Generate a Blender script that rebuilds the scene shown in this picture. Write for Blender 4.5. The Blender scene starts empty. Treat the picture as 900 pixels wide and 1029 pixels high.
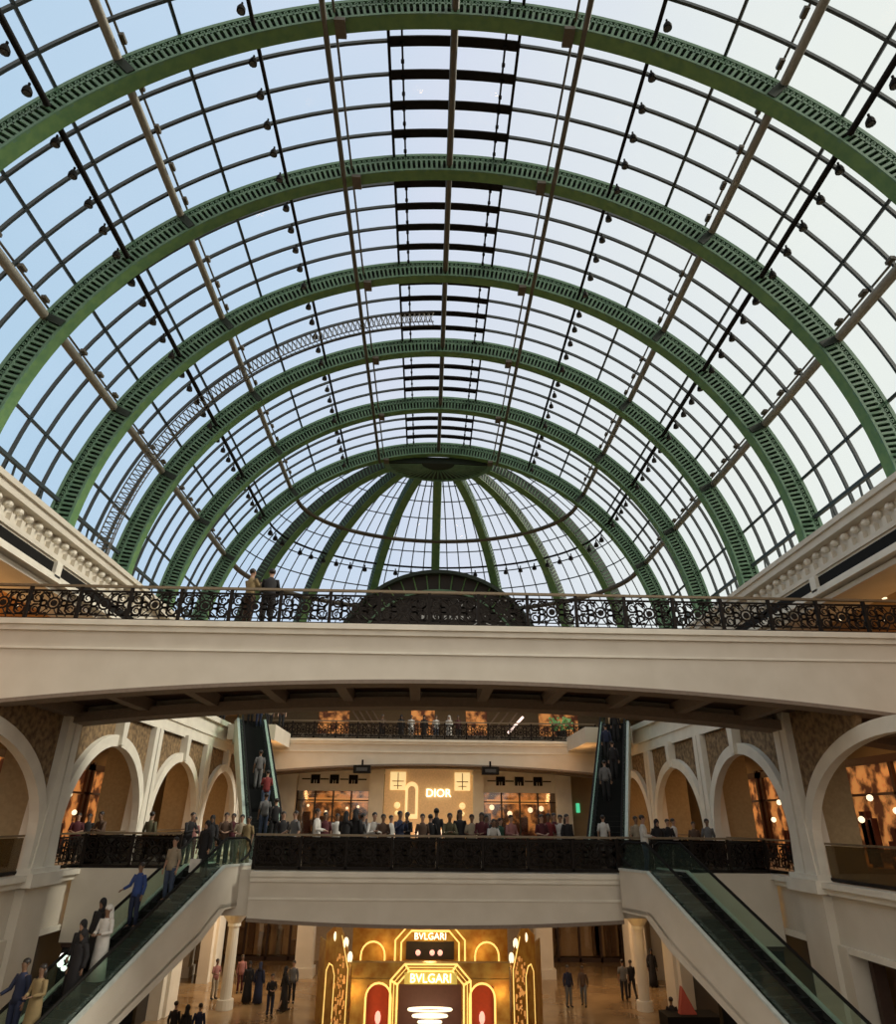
import bpy, math, random
from mathutils import Vector, Matrix
random.seed(7)
S = bpy.context.scene
COL = S.collection
sin, cos, rad, pi = math.sin, math.cos, math.radians, math.pi
# ------------------------------------------------------------------ camera (eye at the origin, looking along +Y)
F, PITCH, YAW, ROLL = 676.66, .4297, .0274, .0103
_r = Vector((cos(YAW), -sin(YAW), 0)); FWD = Vector((sin(YAW)*cos(PITCH), cos(YAW)*cos(PITCH), sin(PITCH))); _u = _r.cross(FWD)
RT = _r*cos(ROLL) + _u*sin(ROLL); UP = _u*cos(ROLL) - _r*sin(ROLL)
cd = bpy.data.cameras.new('camera'); cam = bpy.data.objects.new('camera', cd); COL.objects.link(cam)
cd.sensor_fit = 'HORIZONTAL'; cd.sensor_width = 36; cd.lens = F/900*36; cd.clip_start = .1; cd.clip_end = 500
m = Matrix.Identity(4)
for i in range(3): m[i][0] = RT[i]; m[i][1] = UP[i]; m[i][2] = -FWD[i]
cam.matrix_world = m; S.camera = cam
def X_at(px, py, Y):                    # the world X of something seen at (px, py) that stands at distance Y
    d = RT*(px-450) + UP*(514.5-py) + FWD*F
    return d.x*Y/d.y
# ------------------------------------------------------------------ world
w = bpy.data.worlds.new('sky'); S.world = w; w.use_nodes = True
nt = w.node_tree; N = nt.nodes; L = nt.links; N.clear()
def nd(t, **k):
    n = N.new(t)
    for a, b in k.items(): setattr(n, a, b)
    return n
tc = nd('ShaderNodeTexCoord'); sx = nd('ShaderNodeSeparateXYZ'); L.new(tc.outputs['Generated'], sx.inputs[0])
noi = nd('ShaderNodeTexNoise'); noi.inputs['Scale'].default_value = 2.6; noi.inputs['Detail'].default_value = 6; L.new(tc.outputs['Generated'], noi.inputs['Vector'])
def math_(op, a, b, c=None):
    n = nd('ShaderNodeMath', operation=op)
    for i, v in enumerate((a, b) if c is None else (a, b, c)):
        if isinstance(v, (int, float)): n.inputs[i].default_value = v
        else: L.new(v, n.inputs[i])
    return n.outputs[0]
xs = math_('MULTIPLY_ADD', noi.outputs['Fac'], .5, -.25)
xs = math_('ADD', xs, sx.outputs['X'])
rmp = nd('ShaderNodeValToRGB'); L.new(math_('MULTIPLY_ADD', xs, .5, .5), rmp.inputs[0])
e = rmp.color_ramp.elements
e[0].position = .2; e[0].color = (.47, .65, .82, 1); e[1].position = .72; e[1].color = (.86, .89, .84, 1)
q = e.new(.38); q.color = (.56, .70, .86, 1); q = e.new(.50); q.color = (.70, .75, .87, 1)
# sky behind the camera is brightened, out of view, to light the bridge fascia
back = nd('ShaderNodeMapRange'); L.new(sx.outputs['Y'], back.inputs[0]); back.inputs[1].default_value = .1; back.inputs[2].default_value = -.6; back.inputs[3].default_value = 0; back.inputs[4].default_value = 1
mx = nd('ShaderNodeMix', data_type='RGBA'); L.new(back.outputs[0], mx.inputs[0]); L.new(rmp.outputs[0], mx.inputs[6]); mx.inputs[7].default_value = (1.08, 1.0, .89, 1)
low = nd('ShaderNodeMapRange'); L.new(sx.outputs['Z'], low.inputs[0]); low.inputs[1].default_value = -.02; low.inputs[2].default_value = .02
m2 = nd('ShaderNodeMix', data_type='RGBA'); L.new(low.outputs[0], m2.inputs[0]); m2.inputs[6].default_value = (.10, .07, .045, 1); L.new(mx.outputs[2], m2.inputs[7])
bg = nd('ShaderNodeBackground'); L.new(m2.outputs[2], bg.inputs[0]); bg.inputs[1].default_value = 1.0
ow = nd('ShaderNodeOutputWorld'); L.new(bg.outputs[0], ow.inputs[0])
S.view_settings.view_transform = 'Standard'; S.view_settings.look = 'None'; S.view_settings.gamma = 1; S.view_settings.exposure = 0.0; S.view_settings.use_curve_mapping = False
S.cycles.max_bounces = 8; S.cycles.diffuse_bounces = 4; S.cycles.transparent_max_bounces = 16; S.cycles.sample_clamp_indirect = 4
try: S.cycles.use_denoising = True
except Exception: pass
sl = bpy.data.lights.new('sun', 'SUN'); sl.energy = 3.6; sl.angle = rad(14); sl.color = (1, .92, .76)
so = bpy.data.objects.new('sun', sl); COL.objects.link(so); so.rotation_euler = Vector((.80, -.12, .58)).to_track_quat('Z', 'Y').to_euler()
def area(x, y, z, sxx, syy, power, col=(1, .62, .3), rot=(0, 0, 0)):
    l = bpy.data.lights.new('added_area_light', 'AREA'); l.shape = 'RECTANGLE'; l.size = sxx; l.size_y = syy; l.energy = power; l.color = col  # added area light with no fixture, brightens the interiors
    o = bpy.data.objects.new('added_area_light', l); o.location = (x, y, z); o.rotation_euler = rot; COL.objects.link(o); return o
def point(x, y, z, power, col=(1, .6, .28), r=.15):
    l = bpy.data.lights.new('added_point_light', 'POINT'); l.energy = power; l.color = col; l.shadow_soft_size = r  # added point light with no fixture around it
    o = bpy.data.objects.new('added_point_light', l); o.location = (x, y, z); COL.objects.link(o); return o
# ------------------------------------------------------------------ materials
def mat(name, col, rough=.6, metal=0, emit=None, es=1, noise=None, ns=8, bump=0, spec=None):
    M = bpy.data.materials.new(name); M.use_nodes = True; t = M.node_tree; b = t.nodes['Principled BSDF']
    b.inputs['Base Color'].default_value = (*col, 1); b.inputs['Roughness'].default_value = rough; b.inputs['Metallic'].default_value = metal
    if spec is not None: b.inputs['Specular IOR Level'].default_value = spec
    if emit: b.inputs['Emission Color'].default_value = (*emit, 1); b.inputs['Emission Strength'].default_value = es
    c = t.nodes.new('ShaderNodeTexCoord'); n = t.nodes.new('ShaderNodeTexNoise'); n.inputs['Scale'].default_value = ns; n.inputs['Detail'].default_value = 5
    t.links.new(c.outputs['Object'], n.inputs['Vector'])
    c2 = noise or tuple(v*.86 for v in col)
    r = t.nodes.new('ShaderNodeValToRGB'); r.color_ramp.elements[0].position = .35; r.color_ramp.elements[1].position = .65
    r.color_ramp.elements[0].color = (*c2, 1); r.color_ramp.elements[1].color = (*col, 1)
    t.links.new(n.outputs['Fac'], r.inputs[0]); t.links.new(r.outputs[0], b.inputs['Base Color'])
    if bump:
        bp = t.nodes.new('ShaderNodeBump'); bp.inputs['Strength'].default_value = bump; t.links.new(n.outputs['Fac'], bp.inputs['Height']); t.links.new(bp.outputs[0], b.inputs['Normal'])
    return M
def glassmat(name, tint, gloss=.06, gcol=(1, 1, 1), opaque=0, dcol=(.3, .4, .35)):
    M = bpy.data.materials.new(name); M.use_nodes = True; t = M.node_tree; t.nodes.clear()
    tr = t.nodes.new('ShaderNodeBsdfTransparent'); tr.inputs[0].default_value = (*tint, 1)
    g = t.nodes.new('ShaderNodeBsdfGlossy'); g.inputs[0].default_value = (*gcol, 1); g.inputs[1].default_value = .05
    mxs = t.nodes.new('ShaderNodeMixShader'); mxs.inputs[0].default_value = gloss; t.links.new(tr.outputs[0], mxs.inputs[1]); t.links.new(g.outputs[0], mxs.inputs[2]); out = mxs
    if opaque:
        d = t.nodes.new('ShaderNodeBsdfDiffuse'); d.inputs[0].default_value = (*dcol, 1)
        m_ = t.nodes.new('ShaderNodeMixShader'); m_.inputs[0].default_value = opaque; t.links.new(mxs.outputs[0], m_.inputs[1]); t.links.new(d.outputs[0], m_.inputs[2]); out = m_
    o = t.nodes.new('ShaderNodeOutputMaterial'); t.links.new(out.outputs[0], o.inputs[0]); return M
GREEN = mat('green_painted_steel', (.14, .26, .09), .5, noise=(.09, .20, .08), ns=3)
GREENL = mat('green_fretwork_paint', (.12, .235, .14), .5, noise=(.08, .18, .11), ns=3)
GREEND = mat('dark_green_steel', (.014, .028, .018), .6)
BAR = mat('grey_blue_glazing_bar', (.035, .05, .055), .5)
TUBE = mat('bronze_steel_tube', (.10, .085, .06), .5)
TUBEL = mat('beige_steel_tube', (.24, .225, .18), .5)
BLACK = mat('black_metal', (.010, .009, .008), .7, spec=.15)
CREAM = mat('cream_plaster', (.66, .61, .52), .7, noise=(.61, .56, .47), ns=1.2)
WHITE = mat('white_plaster', (.78, .74, .64), .65, noise=(.70, .66, .57), ns=1.5)
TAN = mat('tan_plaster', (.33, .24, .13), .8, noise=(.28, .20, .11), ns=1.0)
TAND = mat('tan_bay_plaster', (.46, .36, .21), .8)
AMBERW = mat('amber_wood_ceiling', (.55, .27, .07), .6, noise=(.42, .19, .04), ns=2)
MOSAIC = mat('brown_mosaic', (.30, .20, .10), .7, noise=(.10, .06, .03), ns=5.5)
IRON = mat('bronze_black_iron', (.012, .008, .006), .6, spec=.2)
IRONG = mat('dark_backing_panel', (.010, .008, .007), .35)
RAIL = mat('brass_handrail', (.22, .17, .11), .4, metal=.5)
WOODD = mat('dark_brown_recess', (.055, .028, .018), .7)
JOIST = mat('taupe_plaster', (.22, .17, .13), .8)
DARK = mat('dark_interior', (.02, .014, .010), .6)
FLOOR = mat('polished_tan_stone', (.36, .24, .12), .12, noise=(.22, .14, .07), ns=.5)
FLOORU = mat('tan_stone_floor', (.30, .24, .17), .4)
GLASS = glassmat('roof_glass', (.97, .99, 1.0), .012)
BGLASS = glassmat('green_balustrade_glass', (.80, .90, .84), .05, opaque=.04)
RGLASS = glassmat('dark_railing_glass', (.16, .15, .14), .05)
SGLASS = glassmat('shop_glass', (.9, .88, .84), .06)
BULB = mat('warm_bulb', (.9, .8, .6), emit=(1, .80, .50), es=1.6)
BULBD = mat('lamp_lens', (.05, .05, .05), .4)
def glow(name, c1, c2, ns, es):
    M = mat(name, c1, .6, noise=c2, ns=ns, emit=c1, es=es); t = M.node_tree; r = [n for n in t.nodes if n.type == 'VALTORGB'][0]
    r.color_ramp.elements[0].position = .42; r.color_ramp.elements[1].position = .60
    t.links.new(r.outputs[0], t.nodes['Principled BSDF'].inputs['Emission Color']); return M
SHOPG = glow('mottled_shop_glow', (1, .42, .12), (.10, .03, .012), 1.6, .34)
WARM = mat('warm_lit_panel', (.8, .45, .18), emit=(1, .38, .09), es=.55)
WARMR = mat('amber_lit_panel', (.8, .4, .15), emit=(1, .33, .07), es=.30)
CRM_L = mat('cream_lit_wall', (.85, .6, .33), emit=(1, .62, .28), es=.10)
LANT = mat('lantern_glow', (.9, .7, .4), emit=(1, .72, .32), es=.8)
NEON = mat('neon_yellow', (.9, .7, .3), emit=(1, .64, .17), es=1.15)
NEONW = mat('white_lit_letters', (1, 1, .9), emit=(1, .93, .62), es=2.2)
GOLD = mat('gold_panel', (.52, .33, .07), .38, metal=.5, noise=(.34, .15, .02), ns=2.2)
GOLDD = mat('dark_gold_panel', (.22, .09, .015), .4, metal=.4, noise=(.12, .04, .01), ns=4)
REDV = mat('red_velvet', (.40, .05, .02), .8, emit=(1, .12, .03), es=.12)
PINKL = mat('pink_lit_jewel', (.9, .5, .4), emit=(1, .5, .4), es=1)
SIGNW = mat('white_lit_logo', (1, 1, 1), emit=(1, .98, .92), es=2)
# ------------------------------------------------------------------ mesh helpers
class MB:
    def __init__(s): s.v = []; s.f = []; s.mi = []
    def add(s, vs, fs, k=0):
        b = len(s.v); s.v += [tuple(p) for p in vs]; s.f += [tuple(i+b for i in f) for f in fs]; s.mi += [k]*len(fs); return s
    def box(s, c, d, k=0, rz=0):
        x, y, z = c; a, b, e = d[0]/2, d[1]/2, d[2]/2; C_, S_ = cos(rz), sin(rz)
        vs = [(x+i*a*C_-j*b*S_, y+i*a*S_+j*b*C_, z+l*e) for l in (-1, 1) for j in (-1, 1) for i in (-1, 1)]
        return s.add(vs, [(0, 2, 3, 1), (4, 5, 7, 6), (0, 1, 5, 4), (2, 6, 7, 3), (0, 4, 6, 2), (1, 3, 7, 5)], k)
    def bb(s, x0, x1, y0, y1, z0, z1, k=0): return s.box(((x0+x1)/2, (y0+y1)/2, (z0+z1)/2), (abs(x1-x0), abs(y1-y0), abs(z1-z0)), k)
    def sweep(s, pts, rads, n=8, k=0, caps=True):        # tapered tube; rads: number or (rx, ry)
        pts = [Vector(p) for p in pts]; rings = []; M_ = len(pts); prev = None
        for i, p in enumerate(pts):
            t = (pts[min(i+1, M_-1)] - pts[max(i-1, 0)])
            if t.length < 1e-9: t = Vector((0, 0, 1))
            t.normalize(); ref = Vector((1, 0, 0)) if abs(t.x) < .9 else Vector((0, 1, 0))
            a = (ref - t*ref.dot(t)).normalized() if prev is None else (prev - t*prev.dot(t)).normalized(); prev = a; b = t.cross(a)
            r = rads[i] if isinstance(rads, (list, tuple)) else rads
            rx, ry = r if isinstance(r, (list, tuple)) else (r, r)
            rings.append([p + a*(rx*cos(2*pi*j/n)) + b*(ry*sin(2*pi*j/n)) for j in range(n)])
        vs = [q for R_ in rings for q in R_]; fs = []
        for i in range(M_-1):
            for j in range(n):
                fs.append((i*n+j, i*n+(j+1) % n, (i+1)*n+(j+1) % n, (i+1)*n+j))
        if caps: fs += [tuple(range(n))[::-1], tuple((M_-1)*n+j for j in range(n))]
        return s.add(vs, fs, k)
    def bar(s, a, b, r=.01, n=4, k=0): return s.sweep([a, b], r, n, k)
    def sphere(s, c, r, k=0, n=8, m_=5):
        rx, ry, rz = r if isinstance(r, tuple) else (r, r, r)
        vs = [(c[0], c[1], c[2]+rz)] + [(c[0]+rx*sin(pi*i/m_)*cos(2*pi*j/n), c[1]+ry*sin(pi*i/m_)*sin(2*pi*j/n), c[2]+rz*cos(pi*i/m_)) for i in range(1, m_) for j in range(n)] + [(c[0], c[1], c[2]-rz)]
        fs = [(0, 1+j, 1+(j+1) % n) for j in range(n)]
        for i in range(m_-2):
            for j in range(n): fs.append((1+i*n+j, 1+(i+1)*n+j, 1+(i+1)*n+(j+1) % n, 1+i*n+(j+1) % n))
        l = len(vs)-1; fs += [(l, 1+(m_-2)*n+(j+1) % n, 1+(m_-2)*n+j) for j in range(n)]
        return s.add(vs, fs, k)
    def strip(s, A, B, d, k=0):                            # closed slab between polylines A and B, thickened by vector d
        n = len(A); d = Vector(d); A = [Vector(p) for p in A]; B = [Vector(p) for p in B]
        vs = A + B + [p+d for p in A] + [p+d for p in B]; fs = []
        for i in range(n-1):
            fs += [(i, i+1, n+i+1, n+i), (2*n+i, 3*n+i, 3*n+i+1, 2*n+i+1), (i, 2*n+i, 2*n+i+1, i+1), (n+i, n+i+1, 3*n+i+1, 3*n+i)]
        fs += [(0, n, 3*n, 2*n), (n-1, 3*n-1, 4*n-1, 2*n-1)]
        return s.add(vs, fs, k)
    def prism(s, poly, d, k=0):
        n = len(poly); d = Vector(d); A = [Vector(p) for p in poly]
        return s.add(A + [p+d for p in A], [tuple(range(n))[::-1], tuple(range(n, 2*n))] + [(i, (i+1) % n, n+(i+1) % n, n+i) for i in range(n)], k)
    def arc(s, r0, r1, t0, t1, y0, y1, n, k=0):            # ring sector about the Y axis; t measured from +Z
        A = [(r0*sin(t0+(t1-t0)*i/n), y0, r0*cos(t0+(t1-t0)*i/n)) for i in range(n+1)]
        B = [(r1*sin(t0+(t1-t0)*i/n), y0, r1*cos(t0+(t1-t0)*i/n)) for i in range(n+1)]
        return s.strip(A, B, (0, y1-y0, 0), k)
    def mesh(s, name, mats):
        me = bpy.data.meshes.new(name); me.from_pydata(s.v, [], s.f)
        for m_ in (mats if isinstance(mats, (list, tuple)) else [mats]): me.materials.append(m_)
        if any(s.mi): me.polygons.foreach_set('material_index', s.mi)
        me.update(); return me
    def build(s, name, mats, parent=None, smooth=False, loc=None):
        me = s.mesh(name, mats)
        if smooth: me.polygons.foreach_set('use_smooth', [True]*len(me.polygons))
        o = bpy.data.objects.new(name, me); COL.objects.link(o)
        if parent: o.parent = parent
        if loc: o.location = loc
        return o
def tag(o, label=None, cat=None, group=None, kind=None):
    if label: o['label'] = label
    if cat: o['category'] = cat
    if group: o['group'] = group
    if kind: o['kind'] = kind
    return o
def thing(name, label, cat, loc=(0, 0, 0), rz=0, group=None):
    o = bpy.data.objects.new(name, None); COL.objects.link(o); o.location = loc; o.rotation_euler = (0, 0, rz); o.empty_display_size = .2
    return tag(o, label, cat, group)
def place(me, name, parent, loc=(0, 0, 0), rot=(0, 0, 0)):
    o = bpy.data.objects.new(name, me); COL.objects.link(o); o.parent = parent; o.location = loc; o.rotation_euler = rot; return o
def dup(root, loc, label=None, rot=None):
    r = root.copy(); COL.objects.link(r); r.location = loc
    if rot is not None: r.rotation_euler = rot
    if label: r['label'] = label
    for ch in list(root.children):
        c = ch.copy(); COL.objects.link(c); c.parent = r
        for g in list(ch.children):
            d = g.copy(); COL.objects.link(d); d.parent = c
    return r
def struct(mb, name, mats, **k):
    o = mb.build(name, mats, **k); o['kind'] = 'structure'; return o
def text_mesh(txt, size, depth=.02):
    c = bpy.data.curves.new('lettering', 'FONT'); c.body = txt; c.size = size; c.extrude = depth; c.align_x = 'CENTER'; c.align_y = 'CENTER'; c.resolution_u = 3
    o = bpy.data.objects.new('lettering', c); COL.objects.link(o); dg = bpy.context.evaluated_depsgraph_get()
    me = bpy.data.meshes.new_from_object(o.evaluated_get(dg)); bpy.data.objects.remove(o); return me
ORD = ['nearest', 'second', 'third', 'fourth', 'fifth', 'sixth', 'seventh', 'eighth', 'ninth', 'tenth']
# ================================================================== LARGE STRUCTURE
XC, ZC, R = .44, 9.25, 15.0
RG = 16.1                                               # glass radius
RY = [13.41 + 5.88*i for i in range(6)]                 # near faces of the six arched ribs
YD = RY[-1] + .45                                       # where the half dome starts
KD = .75                                                # the half dome is shorter than it is wide
XL, XR = -12.1, 12.5                                    # arcade walls
ZU, ZM, ZG = 5.25, -1.6, -8.5                           # upper, middle and ground floor levels
BEAM = 3.65                                             # underside of the upper floor edge
PY = [12.8, 24.2, 31.9, 39.6, 47.3]; PALL = [1.4] + PY     # pillars
BAYC = [7.1, 18.5, 28.05, 35.75, 43.45]                # bay centres
YEND = 52.0
# floors and ceilings
struct(MB().bb(-40, 40, 2, 75, ZG-.3, ZG), 'floor', FLOOR)
for nm, z in (('floor_middle', ZM), ('floor_upper', ZU)):
    t = .3 if nm == 'floor_middle' else 1.4
    ya = 2 if nm == 'floor_middle' else 19.9; mb = MB(); mb.bb(-34, XL-.35, ya, 62, z-t, z-.02); mb.bb(XR+.35, 34, ya, 62, z-t, z-.02); mb.bb(XL-.35, XR+.35, 47.4, 62, z-t, z-.02)
    if nm == 'floor_middle': mb.bb(XL-.35, XR+.35, 26.9, 33.5, z-t, z-.02)
    struct(mb, nm, FLOORU)
struct(MB().bb(-34, -15.6, 2, 60, 7.95, 8.3), 'ceiling_upper_left', AMBERW); struct(MB().bb(16.4, 34, 2, 60, 7.95, 8.3), 'ceiling_upper_right', TAN)
# ground floor side walls, ledge, pilasters (left and right)
for sd, X in ((-1, XL), (1, XR)):
    side = 'left' if sd < 0 else 'right'
    o_ = lambda a, b: (X+sd*a, X+sd*b)
    mb = MB()
    def sb(m_, a, b, y0, y1, z0, z1, k=0): m_.bb(X+sd*a, X+sd*b, y0, y1, z0, z1, k)
    sb(mb, .1, .6, 2, 57, -3.3, -1.95)                              # lower wall band
    for i, y in enumerate(PALL):
        w_ = .75
        sb(mb, -.18, .62, y-w_, y+w_, ZG, -1.95)                      # pilaster to the ground
        sb(mb, -.02, .62, y-w_-.5, y+w_, ZG, -3.3)
    sb(mb, -.12, .7, 2, 57, -1.95, -1.78, 1); sb(mb, -.26, .7, 2, 57, -1.78, -1.62, 1)
    for y in PALL: sb(mb, -.42, .3, y-.95, y+.95, -1.95, -1.58, 1)
    sb(mb, 0, .5, 2, 57, -3.45, -3.28, 1)
    struct(mb, 'wall_'+side, [CREAM, WHITE])
    # arcade: beam, pillars, arches
    mb = MB()
    sb(mb, -.05, .55, 24.9, 57, BEAM, ZU, 0); sb(mb, -.22, .3, 24.9, 57, ZU-.28, ZU, 0); sb(mb, -.12, .3, 24.9, 57, BEAM+.55, BEAM+.66, 0); sb(mb, -.12, .3, 24.9, 57, BEAM, BEAM+.12, 0)
    struct(mb, 'trim_'+side, WHITE)
    for i, y in enumerate(PALL):
        p = thing('arcade_pillar', f'white twin pilaster of the {side} arcade, {ORD[i]} from the camera', 'pillar', (X, y, ZM), group=f'{side} arcade pillars')
        for s2, nm in ((-1, 'shaft'), (1, 'shaft')):
            b_ = MB(); wb, wt = .26, .20
            x0, x1 = -sd*.20, sd*.5
            vs = []
            for (z, ww, yc) in ((0, wb+.08, s2*.36), (1.2, wb, s2*.31), (2.6, wt, s2*.26), (BEAM-ZM if y > 18 else 4.2, wt, s2*.24)):
                vs.append([(x0, yc-ww, z), (x0, yc+ww, z), (x1, yc+ww, z), (x1, yc-ww, z)])
            for a in range(3): b_.add(vs[a]+vs[a+1], [(0, 1, 5, 4), (1, 2, 6, 5), (2, 3, 7, 6), (3, 0, 4, 7)])
            b_.add(vs[0], [(3, 2, 1, 0)]); b_.add(vs[3], [(0, 1, 2, 3)]); b_.build('shaft', WHITE, p)
        MB().bb(-sd*.30, sd*.5, -.9, .9, 0, .16).build('base', WHITE, p)
        # fin wall closing the gallery bay behind this pillar
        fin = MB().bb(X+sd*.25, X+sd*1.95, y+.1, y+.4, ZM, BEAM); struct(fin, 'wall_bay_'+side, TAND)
    ys = PALL
    for i in range(len(ys)-1):
        yc = (ys[i]+ys[i+1])/2; n = 28; hb = (ys[i+1]-ys[i])/2; a, b, zc = (3.22, 2.92, -.42) if i > 1 else (4.85, 2.72, -.47)
        t = thing('arcade_arch', f'white arched opening of the {side} arcade, {ORD[i]} from the camera', 'arch', (X, yc, 0), group=f'{side} arcade arches')
        def curve(e_): return [(0, -(a+e_), ZM)] + [(0, -(a+e_)*cos(pi*j/n), zc+(b+e_)*sin(pi*j/n)) for j in range(n+1)] + [(0, (a+e_), ZM)]
        A = [(-sd*.16, p[1], p[2]) for p in curve(0)]; B = [(-sd*.16, p[1], p[2]) for p in curve(.42)]
        MB().strip(A, B, (sd*.30, 0, 0)).build('archivolt', WHITE, t)
        A = [(sd*.05, p[1], p[2]) for p in curve(.42)[1:-1]]; B = [(sd*.05, (-3.85 if p[1] < -1e-6 else 3.85) if False else max(-3.8, min(3.8, p[1]*1.6)), BEAM+.05) for p in A]
        B = [(sd*.05, -hb+2*hb*j/(len(A)-1), BEAM+.05) for j in range(len(A))]
        if i > 1: sp = MB().strip(A, B, (sd*.2, 0, 0))
        else:
            kk = 17 if i == 1 else len(A)-1; sp = MB()
            if i == 1: sp.strip(A[kk:], B[kk:], (sd*.2, 0, 0))
        for s2 in ((-1, 1) if i > 1 else (1,) if i == 1 else ()): sp.prism([(sd*.05, s2*(a+.42), ZM), (sd*.05, s2*hb, ZM), (sd*.05, s2*hb, BEAM+.05), (sd*.05, s2*(a+.42), zc)], (sd*.3, 0, 0))
        if sp.v: sp.build('spandrel', MOSAIC, t)
        if i < 2: continue
        k_ = MB().prism([(-sd*.3, -.16, 2.55), (-sd*.3, .16, 2.55), (-sd*.3, .26, BEAM+.1), (-sd*.3, -.26, BEAM+.1)], (sd*.5, 0, 0)); k_.build('keystone', WHITE, t)
    # back walls of galleries on three levels
    xb = X+sd*6.2
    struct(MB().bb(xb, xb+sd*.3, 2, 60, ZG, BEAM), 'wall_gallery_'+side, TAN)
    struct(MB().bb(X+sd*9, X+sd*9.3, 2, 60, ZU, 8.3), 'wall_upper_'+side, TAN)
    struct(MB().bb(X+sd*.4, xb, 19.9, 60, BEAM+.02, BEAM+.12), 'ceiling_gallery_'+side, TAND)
# cornice of the vault
for sd in (-1, 1):
    side = 'left' if sd < 0 else 'right'; W0 = XC+sd*14.5
    t = thing('cornice', f'cream cornice with a row of round bosses on the {side}, under the glass vault', 'cornice', (0, 0, 0))
    mb = MB()
    def sb(m_, a, b, z0, z1, y0=3, y1=42.5): m_.bb(W0+sd*a, W0+sd*b, y0, y1, z0, z1)
    sb(mb, 0, 2.2, 10.18, 10.38); sb(mb, .10, 2.2, 10.02, 10.18); sb(mb, .05, 2.2, 9.86, 10.02); sb(mb, .45, 2.2, 9.02, 9.86); sb(mb, .12, 2.2, 8.86, 9.05); sb(mb, .2, 2.2, 8.73, 8.86)
    mb.build('moulding', CREAM, t)
    mb = MB(); y = 8.
    bl = MB()
    while y < 34:
        bl.sphere((W0+sd*.34, y, 9.66), (.17, .17, .14)); mb.box((W0+sd*.36, y+.33, 9.26), (.18, .22, .38)); y += .66
    o = bl.build('boss', WHITE, t); o['kind'] = 'stuff'; o = mb.build('bracket', CREAM, t); o['kind'] = 'stuff'
    c = thing('clerestory', f'dark strip window with white frame under the {side} cornice', 'window', (0, 0, 0))
    mb = MB(); sb(mb, .0, .5, 8.04, 8.28); mb.build('sill', WHITE, c)
    mb = MB(); sb(mb, .14, .3, 8.28, 8.74); mb.build('pane', BLACK, c)
    for i in range(5):
        mb = MB(); mb.bb(W0+sd*.0, W0+sd*.3, 16.9+7.7*i-.2, 16.9+7.7*i+.2, 8.2, 8.8); mb.build('mullion', WHITE, c)
    mb = MB(); sb(mb, .3, 1.9, 7.8, 7.99); struct(mb, 'trim_soffit_'+side, CREAM)
    # wall above the cornice carrying the vault
    mb = MB(); mb.bb(XC+sd*16.3, XC+sd*16.9, 3, 54, 7.9, 10.2); struct(mb, 'wall_vault_'+side, CREAM)
# far end walls
mb = MB(); mb.bb(-34, 34, 60, 60.4, ZG, 10.5); struct(mb, 'wall_back', TAN)
# ------------------------------------------------------------------ THE VAULT
AX = rad(88)
def vloc(o, y=0): o.location = (XC, y, ZC); return o
# one rib
NS = 226; TH = rad(88)
soff = MB().arc(R, R+.07, -TH, TH, 0, .46, 90).mesh('soffit', GREEN)
core = MB().arc(R+.07, R+.92, -TH, TH, .14, .34, 90).mesh('rib_shade_plate', GREEND)  # near-black plate stands in for the shade inside the hollow rib
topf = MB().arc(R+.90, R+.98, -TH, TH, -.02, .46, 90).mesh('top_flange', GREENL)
fw = MB(); fw.arc(R, R+.10, -TH, TH, -.04, .06, 120); fw.arc(R+.84, R+.92, -TH, TH, -.02, .08, 120)
dt = 2*TH/NS
def pol(r, t, y): return (r*sin(t), y, r*cos(t))
for i in range(NS):
    t = -TH + (i+.5)*dt; hw = .046/R; r0, r1 = R+.08, R+.52
    fw.add([pol(r, t+s*hw, y) for y in (-.03, .1) for r in (r0, r1) for s in (-1, 1)], [(0, 1, 3, 2), (4, 6, 7, 5), (0, 4, 5, 1), (1, 5, 7, 3), (2, 3, 7, 6), (0, 2, 6, 4)])
    # the arch that closes the slot and the loop above it
    tc_ = t + dt/2; q = []
    for s_, rr in ((1, dt/2+hw), (-1, dt/2-hw)):
        q.append([pol(r1 + rr*R*sin(pi*j/4)*.95, tc_-rr*cos(pi*j/4), -.03) for j in range(5)])
    fw.strip(q[0], q[1], (0, .1, 0))
    q = []
    for rr in (.075, .04): q.append([pol(R+.72+rr*cos(2*pi*j/6), t+rr*sin(2*pi*j/6)/R, -.03) for j in range(7)])
    fw.strip(q[0], q[1], (0, .08, 0))
fret = fw.mesh('fretwork', GREENL)
RN = ['nearest', 'second', 'third', 'fourth', 'fifth', 'sixth']
for i, y in enumerate(RY):
    t = thing('arched_rib', f'green steel arch with fretwork face, {RN[i]} of the six ribs from the camera', 'roof rib', (XC, y, ZC), group='green arched ribs of the barrel vault')
    place(soff, 'soffit', t); place(core, 'rib_shade_plate', t); place(topf, 'top_flange', t); place(fret, 'fretwork', t)
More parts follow.
